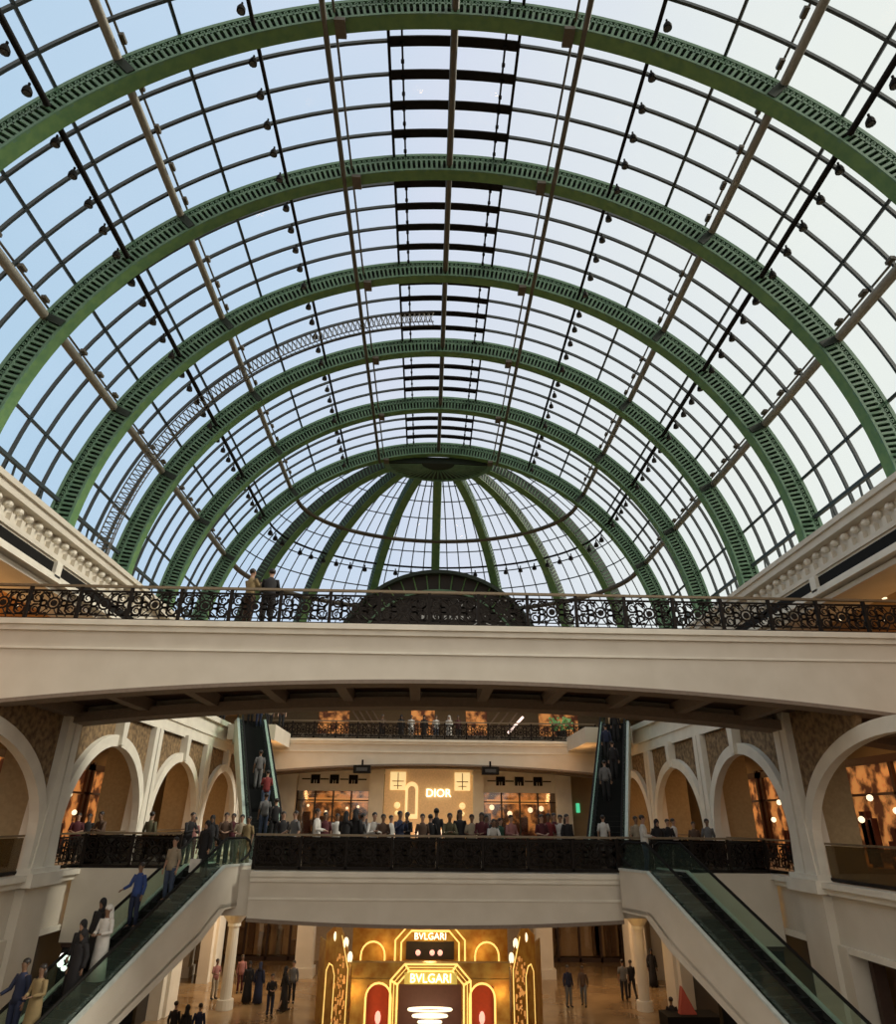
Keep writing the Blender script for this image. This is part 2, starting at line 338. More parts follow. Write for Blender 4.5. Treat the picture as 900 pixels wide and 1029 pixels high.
# glazing bays
edges = [7.53] + [y+.2 for y in RY]
for i in range(len(edges)-1+0):
    y0, y1 = edges[i], edges[i+1]
    g = MB(); A = [pol(RG, -AX+2*AX*j/64, y0) for j in range(65)]; B = [pol(RG, -AX+2*AX*j/64, y1) for j in range(65)]
    g.add(A+B, [(j, j+1, 65+j+1, 65+j) for j in range(64)])
    o = struct(g, f'window_{i+1}', GLASS, smooth=True); vloc(o)
    b = MB()
    for k in range(1, 5 if i else 6):
        yy = y0+(y1-y0)*k/5; b.arc(RG-.16, RG-.03, -AX, AX, yy-.045, yy+.045, 64)
    for dd in (-74.7, -58.2, -48.4, -33.2, -8.3, 8.3, 33.2, 48.4, 58.2, 74.7):
        tt = rad(dd); hw = .05/RG
        b.add([pol(r, tt+s*hw, y) for y in (y0, y1) for r in (RG-.14, RG-.03) for s in (-1, 1)], [(0, 1, 3, 2), (4, 6, 7, 5), (0, 4, 5, 1), (1, 5, 7, 3), (2, 3, 7, 6), (0, 2, 6, 4)])
    b.build('glazing_bars', BAR, o)
# springing gutter and brackets
for sd in (-1, 1):
    side = 'left' if sd < 0 else 'right'
    t = thing('gutter_beam', f'dark steel beam with brackets along the foot of the glass on the {side}', 'beam', (XC, 0, ZC))
    tt = sd*rad(81.2); b = MB(); p0 = Vector(pol(RG-.35, tt, 0)); b.box((p0.x, 30, p0.z), (.14, 46, .14)); b.build('rail', BAR, t)
    for k in range(15):
        y = 10.4+1.96*k
        br = MB(); br.box((p0.x+sd*.1, y, p0.z-.85), (.06, .07, 1.7)); br.box((p0.x, y, p0.z-.95), (.22, .2, .2)); br.build('bracket', BAR, t)
# longitudinal tubes
def tube(deg, r, w_, mt, name, label, y1=YD, y0=6.):
    t = rad(deg); p = pol(r, t, 0); o = MB().sweep([(p[0], y0, p[2]), (p[0], y1, p[2])], w_, 8).build(name, mt, smooth=True); vloc(o); tag(o, label, 'roof tube'); return o
for deg, r, w_, mt, nm in ((16.5, 15.05, .10, TUBE, 'dark thin'), (40.9, 15.88, .15, TUBEL, 'beige thick'), (64.2, 15.88, .17, TUBEL, 'beige thick')):
    for s_ in (-1, 1):
        pos = {16.5: 'nearest the crown', 40.9: 'halfway up the vault', 64.2: 'lowest on the vault'}[deg]
        o = tube(s_*deg, r, w_, mt, 'roof_purlin', f'{nm} tube running the length of the vault, {pos} on the {"left" if s_<0 else "right"}')
        # paired cable tray beside it
        t2 = rad(s_*(deg-1.5)); p = pol(r+.35, t2, 0); MB().sweep([(p[0], 6, p[2]), (p[0], YD, p[2])], .045, 6).build('side_pipe', TUBE, o)
        if deg > 20:
            b = MB(); 
            for k in range(24):
                y = 7+1.47*k; p2 = pol(r-.05, rad(s_*(deg-1.3)), 0); b.box((p2[0], y, p2[2]), (.16, .3, .12))
            q_ = b.build('clip', TUBE, o); q_['kind'] = 'stuff'
        else:
            for y in RY: p2 = pol(R-.05, t2, 0); MB().box((p2[0]-s_*.1, y+.22, p2[2]), (.35, .6, .16)).build('clamp', TUBE, o)
        if deg > 20:
            for y in RY:
                b = MB(); a_ = rad(s_*deg); b.arc(R+.05, R+.9, a_-.009, a_+.009, y-.08, y-.045, 2); b.build('clamp', GREEND, o)
o = tube(0, 15.35, .13, TUBE, 'ridge_tube', 'dark ridge tube along the very top of the glass vault')
# maintenance walkway along the crown
t = thing('crown_walkway', 'dark slatted maintenance frame along the crown of the glass vault', 'walkway', (XC, 0, ZC))
b = MB()
for i in range(len(edges)-1):
    for k in range(1, 5):
        yy = edges[i]+(edges[i+1]-edges[i])*k/5; b.arc(RG-.24, RG-.17, rad(-8.3), rad(8.3), yy-.20, yy+.14, 8)
o = b.build('slat', BLACK, t); o['kind'] = 'stuff'
for dg_ in (-8.3, -6.6, 6.6, 8.3):
    p = pol(RG-.22, rad(dg_), 0); b = MB(); b.box((p[0], 24.5, p[2]), (.07 if abs(dg_) < 8 else .10, 36.6, .08))
    if abs(dg_) < 8:
        for k in range(60): b.box((p[0], 7+.6*k, p[2]-.08), (.12, .1, .1))
    b.build('side_rail', BLACK, t)
# lamp tubes with spotlights
lamp_me = [MB().sweep([(0, 0, 0), (0, 0, -.22)], [.05, .05], 6).mesh('stem', BLACK), MB().sweep([(0, 0, -.2), (0, .02, -.34), (0, .04, -.5)], [.1, .17, .18], 10).mesh('housing', BLACK), MB().sphere((0, .045, -.51), (.14, .14, .03), 0, 8, 4).mesh('lens', BULBD)]
n_l = 0
for deg in (-50.8, -24.9, 24.9, 50.8):
    side = 'left' if deg < 0 else 'right'; lv = 'upper' if abs(deg) < 30 else 'lower'
    wd = .10 if lv == 'lower' else .07
    tube(deg, 15.45, wd, BLACK, 'lamp_rail', f'black {lv} lamp rail on the {side} of the vault')
    for i in range(len(edges)-1):
        for k in range(5):
            y = edges[i]+.7+k*1.12
            if y > RY[-1]-.3: continue
            p = pol(15.35, rad(deg), 0); inward = -.12*(1 if deg > 0 else -1)
            t = thing('roof_spotlight', f'black spotlight on the {lv} {side} lamp rail, lamp {k+1} in the {ORD[i]} bay', 'spotlight', (XC+p[0]+(.22 if deg > 0 else -.22), y, ZC+p[2]), group='spotlights on the lamp rails')
            for me_ in lamp_me: place(me_, me_.name.split('.')[0], t)
            t.scale = (.78,)*3
# dome
def dom(r, t, a): return Vector((XC + r*sin(t)*sin(a), YD + KD*r*sin(t)*cos(a), ZC + r*cos(t)))
g = MB(); NA, NT = 32, 20
T0, T1 = rad(9), rad(88)
vs = [dom(RG, T0+(T1-T0)*i/NT, -pi/2+pi*j/NA) for i in range(NT+1) for j in range(NA+1)]
g.add(vs, [(i*(NA+1)+j, i*(NA+1)+j+1, (i+1)*(NA+1)+j+1, (i+1)*(NA+1)+j) for i in range(NT) for j in range(NA)])
do = struct(g, 'window_7', GLASS, smooth=True)
b = MB()
for td in (16, 22, 28.5, 35, 47, 54, 59.5, 70.5, 76): b.sweep([dom(RG-.08, rad(td), -pi/2+pi*j/NA) for j in range(NA+1)], .05, 4)
for k in range(8):
    for f_ in (.2, .4, .6, .8):
        a = -pi/2 + pi/8*(k+f_); b.sweep([dom(RG-.08, T0+rad(4)+(T1-T0-rad(4))*i/16, a) for i in range(17)], .045, 4)
b.build('glazing_bars', BAR, do)
for td, w_, nm in ((41.3, .16, 'upper thick'), (50.8, .08, 'thin lamp'), (65.2, .17, 'lower thick')):
    o = MB().sweep([dom(R+.1, rad(td), -pi/2+pi*j/40) for j in range(41)], w_, 6).build('dome_ring', TUBE if w_ > .1 else BLACK, smooth=True); tag(o, f'{nm} dark ring tube curving round the half dome', 'roof tube')
for k in range(28):
    a = -pi/2+pi*(k+.5)/28
    if abs((a*8/pi) % 1 - 0) < .12 or abs((a*8/pi) % 1 - 1) < .12: continue
    p = dom(R-.1, rad(51.5), a); t = thing('dome_spotlight', f'small black spotlight on the thin ring of the half dome, number {k+1} from the left', 'spotlight', p, group='spotlights round the half dome')
    for me_ in lamp_me: place(me_, me_.name.split('.')[0], t)
for k in range(1, 8):
    a = -pi/2+pi/8*k; n = 26; lat = Vector((cos(a), -KD*sin(a), 0)).normalized()
    nm = ['first', 'second', 'third', 'middle', 'fifth', 'sixth', 'seventh'][k-1]
    t = thing('dome_rib', f'green curved rib of the half dome, {nm} of seven from the left', 'roof rib', (0, 0, 0), group='radial ribs of the half dome')
    tl = [rad(7)+(rad(86)-rad(7))*i/n for i in range(n+1)]
    MB().strip([dom(R, x, a)-lat*.30 for x in tl], [dom(R, x, a)+lat*.30 for x in tl], (0, 0, .06)).build('soffit', GREEN, t)
    for s_ in (-1, 1):
        b = MB(); b.strip([dom(R+.06, x, a)+lat*s_*.24 for x in tl], [dom(R+.82, x, a)+lat*s_*.24 for x in tl], lat*.04*s_, 0)
        for x in range(2, n*3):
            tt = rad(7)+(rad(86)-rad(7))*x/(n*3); c_ = dom(R+.42, tt, a)+lat*s_*.30; d_ = dom(R+.7, tt, a)+lat*s_*.30; e2 = dom(R+.12, tt, a)+lat*s_*.30
            b.bar(e2, d_, .045, 4, 1)
        b.build('web', [GREEND, GREENL], t)
# hub
t = thing('dome_hub', 'dark green half round hub where the dome ribs meet', 'roof hub', (XC, YD, ZC+R-.25))
for nm, r0, z0, mt in (('plate', 3.9, .0, GREEND), ('rim', 4.0, -.1, GREENL)):
    n = 28; A = [(r0*cos(pi*j/n), .68*r0*sin(pi*j/n), z0 - .28) for j in range(n+1)]
    if nm == 'plate': MB().prism([(x, y, z) for x, y, z in A], (0, 0, .5)).build(nm, mt, t)
    else:
        B = [(x*.9, y*.9, z) for x, y, z in A]; MB().strip(A, B, (0, 0, .75)).build(nm, mt, t)
b = MB()
for j in range(1, 28): a = pi*j/28; b.bar((1.2*cos(a), 1.0*sin(a), -.33), (3.6*cos(a), 2.45*sin(a), -.33), .06, 4)
b.build('spoke', GREENL, t)
# curved maintenance gantry between third and fourth rib
t = thing('maintenance_gantry', 'thin curved lattice truss hanging between the third and fourth green ribs on the left', 'gantry', (XC, 28.2, ZC))
b = MB(); c = MB(); n = 88; A0, A1 = rad(-86), rad(-2)
for (rr, yy) in ((14.75, 0), (15.35, 0), (15.05, .7)): b.sweep([pol(rr, A0+(A1-A0)*j/n, yy) for j in range(n+1)], .035, 4)
for j in range(n):
    ta, tb = A0+(A1-A0)*j/n, A0+(A1-A0)*(j+1)/n
    c.bar(pol(14.75, ta, 0), pol(15.35, tb, 0), .022, 4); c.bar(pol(15.35, ta, 0), pol(14.75, ta, 0), .022, 4); c.bar(pol(15.35, ta, 0), pol(15.05, tb, .7), .022, 4)
b.build('chord', TUBE, t); c.build('lacing', TUBE, t)
# drum under the half dome, arched portal
mb = MB(); A = [(XC+16.4*sin(-pi/2+pi*j/24), YD+KD*16.4*cos(-pi/2+pi*j/24), 8.0) for j in range(25)]; B = [(x, y, 10.1) for x, y, z in A]
mb.strip(A, B, (0, .3, 0)); struct(mb, 'wall_dome_drum', CREAM)
t = thing('arched_portal', 'large dark half round portal under the end of the dome, behind the upper railing', 'portal', (.75, 49.5, 0))
n = 36; zc, r = 9.5, 8.05
arcp = lambda rr, y: [(rr*cos(pi*j/n), y, zc+rr*sin(pi*j/n)) for j in range(n+1)]
MB().prism(arcp(r, 0), (0, .2, 0)).build('panel', DARK, t)
MB().strip(arcp(r-.25, -.5), arcp(r+.02, -.5), (0, .9, 0)).build('rim', GREEND, t)
MB().strip(arcp(r-1.6, -.2), arcp(r-1.45, -.2), (0, .3, 0)).build('inner_rim', GREENL, t)
for j in range(1, 24): a = pi*j/24; MB().bar((6.6*cos(a), -.1, zc+6.6*sin(a)), (7.8*cos(a), -.1, zc+7.8*sin(a)), .05, 4).build('spoke', GREEN, t)
b = MB(); random.seed(3)
for k in range(9): x = -1.2+.42*k; b.box((x, -.1, 13.9), (.2, .06, .28))
for k in range(26): x = random.uniform(1.4, 5.6); z = random.uniform(13.2, 15.4); b.bar((x, -.1, z), (x+random.uniform(-.5, .5), -.1, z+random.uniform(-.25, .25)), .035, 4)
b.build('lit_marks', mat('dim_sign_marks', (.3, .3, .28), emit=(.8, .8, .75), es=.12), t)
# ================================================================== BRIDGES
def zbot(x): return 3.6-.0045*(x-.6)**2
def bridge(name, label, y0, y1, ztop, zb, x0, x1, recess=True):
    t = thing(name, label, 'bridge', (0, y0, 0)); n = 40; D = y1-y0
    xs_ = [x0+(x1-x0)*j/n for j in range(n+1)]
    fas = MB().strip([(x, 0, zb(x)) for x in xs_], [(x, 0, ztop) for x in xs_], (0, .45, 0))
    fas.strip([(x, D-.45, zb(x)) for x in xs_], [(x, D-.45, ztop-.4) for x in xs_], (0, .45, 0)); fas.build('fascia', CREAM, t)
    mo = MB(); mo.bb(x0, x1, -.16, .3, ztop-.14, ztop+.02); mo.bb(x0, x1, -.08, .3, ztop-.3, ztop-.14)
    h_ = (ztop-zb(.6)); mo.bb(x0, x1, -.05, .2, ztop-h_*.48-.05, ztop-h_*.48+.02); mo.build('moulding', WHITE, t)
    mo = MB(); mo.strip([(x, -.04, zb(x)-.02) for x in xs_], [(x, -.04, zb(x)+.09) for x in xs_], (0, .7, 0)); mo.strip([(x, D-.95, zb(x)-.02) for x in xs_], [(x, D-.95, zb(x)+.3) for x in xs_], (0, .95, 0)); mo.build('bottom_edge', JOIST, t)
    MB().bb(x0, x1, .1, D-.05, ztop-.45, ztop-.02).build('deck', FLOORU, t)
    if recess:
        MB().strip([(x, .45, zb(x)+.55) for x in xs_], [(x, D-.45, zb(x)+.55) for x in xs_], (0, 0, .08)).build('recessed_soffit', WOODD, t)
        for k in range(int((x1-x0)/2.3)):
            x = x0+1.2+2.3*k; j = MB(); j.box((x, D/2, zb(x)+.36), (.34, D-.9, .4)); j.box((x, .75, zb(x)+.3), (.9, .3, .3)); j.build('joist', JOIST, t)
    return t
bridge('front_bridge', 'cream bridge with arched underside crossing the whole picture', 19.7, 24.9, ZU, zbot, -20, 21)
bridge('middle_bridge', 'cream lower bridge between the escalators, crowded with people', 26.4, 33.4, ZM-.06, lambda x: -3.30+.0045*(x-.4)**2, -5.9, 6.85, False)
# side landings beside the middle bridge
for a_, b_, z_, nm_ in ((XL+.05, -9.3, -3.8, 'wall_landing_left'), (-9.3, -5.92, -3.0, 'wall_landing_inner_left'), (9.8, XR-.05, -3.8, 'wall_landing_right'), (6.87, 9.8, -3.0, 'wall_landing_inner_right')): struct(MB().bb(a_, b_, 26.66, 26.88, z_, ZM-.01), nm_, CREAM)
bridge('far_bridge', 'cream upper gallery edge at the far end over the lit shopfronts', 47.0, 50.2, 4.85, lambda x: 3.28-.0042*(x-.8)**2, -12, 12.6, False)
# ------------------------------------------------------------------ iron railings
def panel(w_, h):
    b = MB(); T = .029
    def ring(cx, cz, r, n=10, t_=T):
        A = [(cx+(r-t_)*cos(2*pi*j/n), 0, cz+(r-t_)*sin(2*pi*j/n)) for j in range(n+1)]; B = [(cx+(r+t_)*cos(2*pi*j/n), 0, cz+(r+t_)*sin(2*pi*j/n)) for j in range(n+1)]
        b.strip(A, B, (0, .03, 0))
    def arc_(cx, cz, r, a0, a1, n=7, t_=T):
        A = [(cx+(r-t_)*cos(a0+(a1-a0)*j/n), 0, cz+(r-t_)*sin(a0+(a1-a0)*j/n)) for j in range(n+1)]; B = [(cx+(r+t_)*cos(a0+(a1-a0)*j/n), 0, cz+(r+t_)*sin(a0+(a1-a0)*j/n)) for j in range(n+1)]
        b.strip(A, B, (0, .03, 0))
    b.bb(0, w_, -.01, .05, .04, .10); b.bb(0, w_, -.01, .05, h-.16, h-.11); b.bb(0, w_, 0, .04, .19, .215)
    zc = (h-.02)/2+.02; cx = w_/2
    ring(cx, zc, .17); ring(cx, zc, .07, 8, .03); b.box((cx, .015, zc), (.07, .04, .07))
    for s_ in (-1, 1):
        for v in (-1, 1):
            arc_(cx+s_*.30, zc+v*.20, .13, 0, 1.6*pi); arc_(cx+s_*.52, zc+v*.18, .15, pi*.4, 2.1*pi); arc_(cx+s_*.52, zc+v*.18, .07, 0, 1.5*pi, 6, .018)
            b.bar((cx+s_*.12, .015, zc+v*.12), (cx+s_*.44, .015, zc+v*.40), .018, 4); b.bar((cx+s_*.05, .015, zc+v*.2), (cx+s_*.2, .015, zc+v*.42), .02, 4)
            b.box((cx+s_*.41, .015, zc+v*.04), (.07, .03, .05)); b.box((cx+s_*.2, .015, zc+v*.31), (.09, .03, .06)); b.box((cx+s_*.62, .015, zc+v*.33), (.08, .03, .06))
        ring(cx+s_*.30, zc, .09, 8); arc_(cx+s_*.66, zc, .1, s_*pi/2, s_*1.5*pi) 
    return b.mesh('scroll_panel', IRON)
PW = 1.5; PH = 1.08; pan = panel(PW, PH)
def railing(label, x0, x1, y, z, backing=False, h=PH, name='iron_railing', glass=False):
    n = max(1, round((x1-x0)/PW)); s_ = (x1-x0)/(n*PW)
    t = thing(name, label, 'railing', (x0, y, z))
    MB().bb(0, x1-x0, -.05, .05, h-.02, h+.05).build('handrail', RAIL, t); MB().bb(0, x1-x0, -.04, .06, 0, .10).build('bottom_rail', IRON, t)
    for i in range(n+1): MB().bb(i*PW*s_-.045, i*PW*s_+.045, -.04, .06, 0, h).build('post', IRON, t)
    for i in range(n):
        if not glass:
            o = place(pan, 'scroll_panel', t, (i*PW*s_, 0, 0)); o.scale = (s_, 1, h/PH)
        if backing or glass: MB().bb(i*PW*s_+.05, (i+1)*PW*s_-.05, .07, .085, .1, h-.05).build('glass_panel', RGLASS, t)
    return t
railing('long black ironwork railing on top of the front bridge', -18, 19.5, 19.85, ZU+.02)
railing('black ironwork railing along the crowded middle bridge', -5.9, 6.85, 26.5, ZM, True)
railing('black ironwork railing on the left landing by the down escalator', XL+.2, -8.6, 26.75, ZM, True)
railing('black ironwork railing on the right landing behind the escalator', 6.95, XR-.2, 26.8, ZM, True)
railing('distant railing on the far upper gallery edge', -10.4, 11.4, 47.15, 4.85, False, 1.15)
for sd, X in ((-1, XL), (1, XR)):
    sname = 'left' if sd < 0 else 'right'
    t = thing('glass_railing', f'low brass and glass railing across the near {sname} arch', 'railing', (X+sd*.15, 0, ZM))
    for i in range(2):
        y0, y1 = ((2.3, PY[0]-.9), (PY[0]+.9, PY[1]-.9))[i]
        MB().bb(-.03, .03, y0, y1, 1.02, 1.08).build('handrail', RAIL, t); MB().bb(-.01, .01, y0, y1, .1, 1.0).build('glass_panel', glassmat('amber_glass', (.5, .42, .28), .06, opaque=.25, dcol=(.16, .12, .06)), t); MB().bb(-.04, .04, y0, y1, 0, .1).build('bottom_rail', IRON, t)
    for i in range(1, 4):
        y0, y1 = PY[i]+.9, PY[i+1]-.9
        t = thing('iron_railing', f'ironwork railing inside the {sname} arcade, in the {ORD[i]} bay past the near arch', 'railing', (X+sd*.2, y0, ZM), rad(90))
        MB().bb(0, y1-y0, -.04, .04, 1.04, 1.1).build('handrail', RAIL, t)
        n = 4; s_ = (y1-y0)/(n*PW)
        for k in range(n): o = place(pan, 'scroll_panel', t, (k*PW*s_, 0, 0)); o.scale = (s_, 1, 1)
# ================================================================== ESCALATORS
WDECK = mat('pale_aluminium_deck', (.62, .66, .62), .4)
def escalator(label, top, az, drop, w_=1.62, side_mat=CREAM, tr=1.55):
    # local +X lateral, local -Y downhill
    t = thing('escalator', label, 'escalator', top, -rad(az)); run = drop/math.tan(rad(30))
    P = [(1.6, 0), (0, 0), (-.9, -.52), (-run, -drop), (-run-1.4, -drop)]
    def off(dz, dy=0): return [(y, z+dz) for y, z in P]
    hw = w_/2
    for s_ in (-1, 1):
        A = [(s_*hw, y, z+.10) for y, z in P]; B = [(s_*hw, 1.6, -1.15), (s_*hw, .3, -1.15), (s_*hw, -.75, -tr-.35), (s_*hw, -run, -drop-.3), (s_*hw, -run-1.4, -drop-.3)]
        MB().strip(A, B, (-s_*.12, 0, 0)).build('side_panel', side_mat, t)
        A = [(s_*(hw+.03), y, z+.10) for y, z in P]; B = [(s_*(hw-.10), y, z+.10) for y, z in P]
        MB().strip(A, B, (0, 0, .07)).build('deck', WDECK, t)
        A = [(s_*(hw-.10), y, z+.12) for y, z in P]; B = [(s_*(hw-.27), y, z+.08) for y, z in P]; MB().strip(A, B, (0, 0, -.05)).build('inner_skirt', BLACK, t)
        x = s_*(hw-.14)
        Q = [(1.5, .12), (1.5, .95), (0, .95)]
        A = [(x, y, z+.17) for y, z in P]; B = [(x, 1.2, .95), (x, .1, .95), (x, -.8, .43), (x, -run+.1, -drop+.95), (x, -run-1.0, -drop+.95)]
        MB().strip(A, B, (.015, 0, 0)).build('glass_balustrade', BGLASS, t)
        hr = [(x, 1.1, .25), (x, 1.5, .42), (x, 1.62, .62), (x, 1.5, .86), (x, 1.2, .98), (x, .1, .98), (x, -run+.1, -drop+.98), (x, -run-1.0, -drop+.98), (x, -run-1.35, -drop+.86), (x, -run-1.45, -drop+.6), (x, -run-1.3, -drop+.35), (x, -run-.9, -drop+.25)]
        MB().sweep(hr, .045, 6).build('handrail', BLACK, t)
    MB().strip([(-hw, y, z-(1.1 if i < 2 else 1.2 if i == 2 else .25)) for i, (y, z) in enumerate(P)], [(hw, y, z-(1.1 if i < 2 else 1.2 if i == 2 else .25)) for i, (y, z) in enumerate(P)], (0, 0, .1)).build('underside', side_mat, t)
    n = int(drop/.2); b = MB(); pr = []
    for i in range(n): y = -run*i/n; z = -drop*i/n; pr += [(-.02+y, z), (y-.02-run/n*.98, z)]
    prof = [(1.6, 0)]+pr+[(-run-1.4, -drop)]
    b.strip([(-hw+.26, y, z) for y, z in prof], [(hw-.26, y, z) for y, z in prof], (0, 0, -.05)); b.build('steps', mat('black_ribbed_steps', (.006, .007, .007), .6, spec=.15), t)
    b = MB()
    for i in range(1, n): y = -run*i/n; z = -drop*i/n; b.bb(-hw+.28, hw-.28, y-.03, y+.0, z-.012, z+.006)
    o = b.build('step_edge', mat('grey_step_edge', (.03, .035, .03), .5), t); o['kind'] = 'stuff'
    MB().bb(-hw+.26, hw-.26, .3, 1.6, -.05, .02).build('comb_plate', mat('steel_plate', (.25, .25, .24), .3, metal=.8), t)
    return t
ESC = {}
ESC['ll'] = ((-7.42, 26.05, ZM+.0), 20)
ESC['rl'] = ((8.0, 24.75, ZM+.0), -18)
ESC['lu'] = ((-10.25, 41.3, ZU-.1), -20)
ESC['ru'] = ((10.85, 40.2, ZU-.1), 19)
escalator('left escalator coming down towards the camera, carrying people', *ESC['ll'], 6.9)
escalator('right escalator coming down towards the camera, empty and dark', *ESC['rl'], 6.9)
PALE = mat('pale_green_white_panel', (.62, .66, .52), .5)
escalator('left escalator climbing from the middle bridge to the upper floor', *ESC['lu'], 6.75, 1.6, PALE)
escalator('right escalator climbing from the middle bridge to the upper floor', *ESC['ru'], 6.75, 1.6, PALE)
mb = MB(); mb.bb(XL+.3, -9, 42.2, 47.6, ZU-1.0, ZU-.12); mb.bb(9.4, XR-.3, 41.4, 47.6, ZU-1.0, ZU-.12); struct(mb, 'floor_escalator_landing', CREAM)
def on_esc(key, frac, lat=0.):          # a standing spot on an escalator
    (x, y, z), az = ESC[key]; drop = 6.9 if key[1] == 'l' else 6.75; run = drop/math.tan(rad(30)); a = -rad(az); n = int(drop/.2)
    k = int(frac*n); ly = -run*(k+.5)/n; lz = -drop*k/n
    return (x+lat*cos(a)-ly*sin(a), y+lat*sin(a)+ly*cos(a), z+lz), a
#--- PART2 ---
# ================================================================== SHOPS
def marks(parent, x, y, z, s=1.):
    b = MB()
    for k, dx in enumerate((-2.0, -.7, .7, 2.0)):
        b.bb(x+dx-.3, x+dx+.3, y-.04, y, z-.04, z+.04)
    for dx in (-1.35, 0, 1.35):
        b.bb(x+dx-.32, x+dx-.12, y-.04, y, z-.30, z+.30); b.bb(x+dx+.12, x+dx+.32, y-.04, y, z-.30, z+.30); b.bb(x+dx-.15, x+dx+.15, y-.04, y, z-.05, z+.30); b.bb(x+dx-.05, x+dx+.05, y-.04, y, z-.3, z)
    return b.build('sign_marks', BLACK, parent)
# far middle level shopfronts
YS = YEND
t = thing('shopfront', 'central cream lit shopfront with two glowing lanterns under the far gallery', 'shopfront', (0, YS, 0))
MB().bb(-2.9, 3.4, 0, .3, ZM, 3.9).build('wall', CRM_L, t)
for x in (-1.95, 2.65):
    f = MB(); f.bb(x-.55, x+.55, -.16, 0, 1.95, 3.15); fo = f.build('lantern', LANT, t)
    g_ = MB(); g_.bb(x-.42, x+.42, -.2, -.16, 2.5, 2.56); g_.bb(x-.03, x+.03, -.2, -.16, 2.0, 3.1); g_.bb(x-.30, x+.30, -.2, -.16, 2.2, 2.25); g_.build('frame', TAN, fo)
    MB().sphere((x, -.1, .95), .22).build('globe', LANT, t); MB().sphere((x, -.1, .45), .16).build('globe', LANT, t)
b = MB(); n = 14; A = [(-.95+.45*cos(pi*j/n), -.06, 2.05+.45*sin(pi*j/n)) for j in range(n+1)]; b.prism([(-.5, -.06, .1)]+A+[(-1.4, -.06, .1)], (0, .05, 0)); b.build('niche', LANT, t)
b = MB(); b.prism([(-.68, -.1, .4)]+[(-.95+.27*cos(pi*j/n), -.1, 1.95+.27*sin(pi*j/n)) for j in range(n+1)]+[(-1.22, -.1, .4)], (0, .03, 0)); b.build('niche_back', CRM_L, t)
place(text_mesh('DIOR', .75), 'lettering', t, (.95, -.1, 1.75), (pi/2, 0, 0)).data.materials.append(NEONW)
for x in (-2.2, -1.3, -.4, .5, 1.4, 2.3, 3.0): 
    MB().sphere((x, -.35, -.75), (.28, .2, .33)).build('display_light', mat('pink_white_display', (1, .8, .65), emit=(1, .66, .42), es=1.6), t)
for (cx, hw, nm) in ((-6.5, 2.55, 'left'), (6.75, 2.6, 'right')):
    t = thing('shopfront', f'dark shopfront with warm lamps inside, {nm} of the central lit shop', 'shopfront', (cx, YS, 0))
    MB().bb(-hw, hw, 2.6, 2.8, ZM, 2.2).build('back_wall', SHOPG, t); MB().bb(-hw, hw, 0, .25, 1.85, 3.9).build('header', WHITE, t)
    MB().bb(-hw, hw, .1, .13, ZM, 1.85).build('pane', SGLASS, t)
    f = MB()
    for x in (-hw, -hw*.5, 0, hw*.5, hw): f.bb(x-.05, x+.05, 0, .16, ZM, 1.85)
    f.bb(-hw, hw, 0, .16, 1.2, 1.27); f.build('frame', DARK, t)
    marks(t, 0, 0, 2.62)
    sh = MB(); random.seed(5)
    for k in range(16): x = random.uniform(-hw+.3, hw-.3); sh.bb(x-.25, x+.25, random.uniform(1.2, 2.3), 2.4, ZM, random.uniform(-1.0, .6))
    sh.build('display', mat('dark_red_display', (.12, .03, .02), .6), t)
    MB().bb(-hw+.4, hw-.2, 1.8, 2.0, 1.15, 1.45).build('light_strip', WARM, t)
    for x, z in ((-1.9, .9), (-.6, .5), (.9, .75), (1.7, .85)): MB().sphere((x, 1.2, z), .10 if nm == 'left' else .19).build('globe_lamp', BULB, t)
for i, (x0, x1) in enumerate(((-10.8, -9.1), (-3.95, -2.95), (3.4, 4.15), (9.3, 10.4))):
    mb = MB(); mb.bb(x0, x1, YS-.45, YS+.2, ZM, 3.9); mb.bb(x0-.08, x1+.08, YS-.55, YS+.2, ZM, ZM+.3); mb.bb(x0-.08, x1+.08, YS-.55, YS+.2, 3.0, 3.2)
    o = mb.build('shop_pillar', WHITE); tag(o, f'pale square pillar between the far shopfronts, {ORD[i].replace("nearest", "first")} from the left', 'pillar')
mb = MB(); mb.bb(-18, -10.8, YS, YS+.3, ZM, 3.9); mb.bb(10.4, 18, YS, YS+.3, ZM, 3.9); mb.bb(-18, 18, YS+3, YS+3.3, ZM, 3.9); struct(mb, 'wall_shops', TAN)
MB_ = MB().bb(10.75, 11.0, YS-.1, YS-.02, .6, 1.2).build('exit_sign', mat('green_lit_sign', (.1, .6, .3), emit=(.1, .8, .4), es=.7)); tag(MB_, 'small green lit sign beside the right climbing escalator', 'sign')
for i, x in enumerate((-4.1, 4.2)):
    t = thing('projector_box', f'black box hanging under the far gallery edge, {"left" if i == 0 else "right"} one', 'projector', (x, 46.7, 3.15))
    MB().bb(-.55, .55, -.3, .3, -.42, .05).build('body', BLACK, t); MB().bb(-.35, .35, -.34, -.3, -.3, -.1).build('lens', BULBD, t); MB().bb(-.06, .06, -.06, .06, .05, .4).build('bracket', BLACK, t)
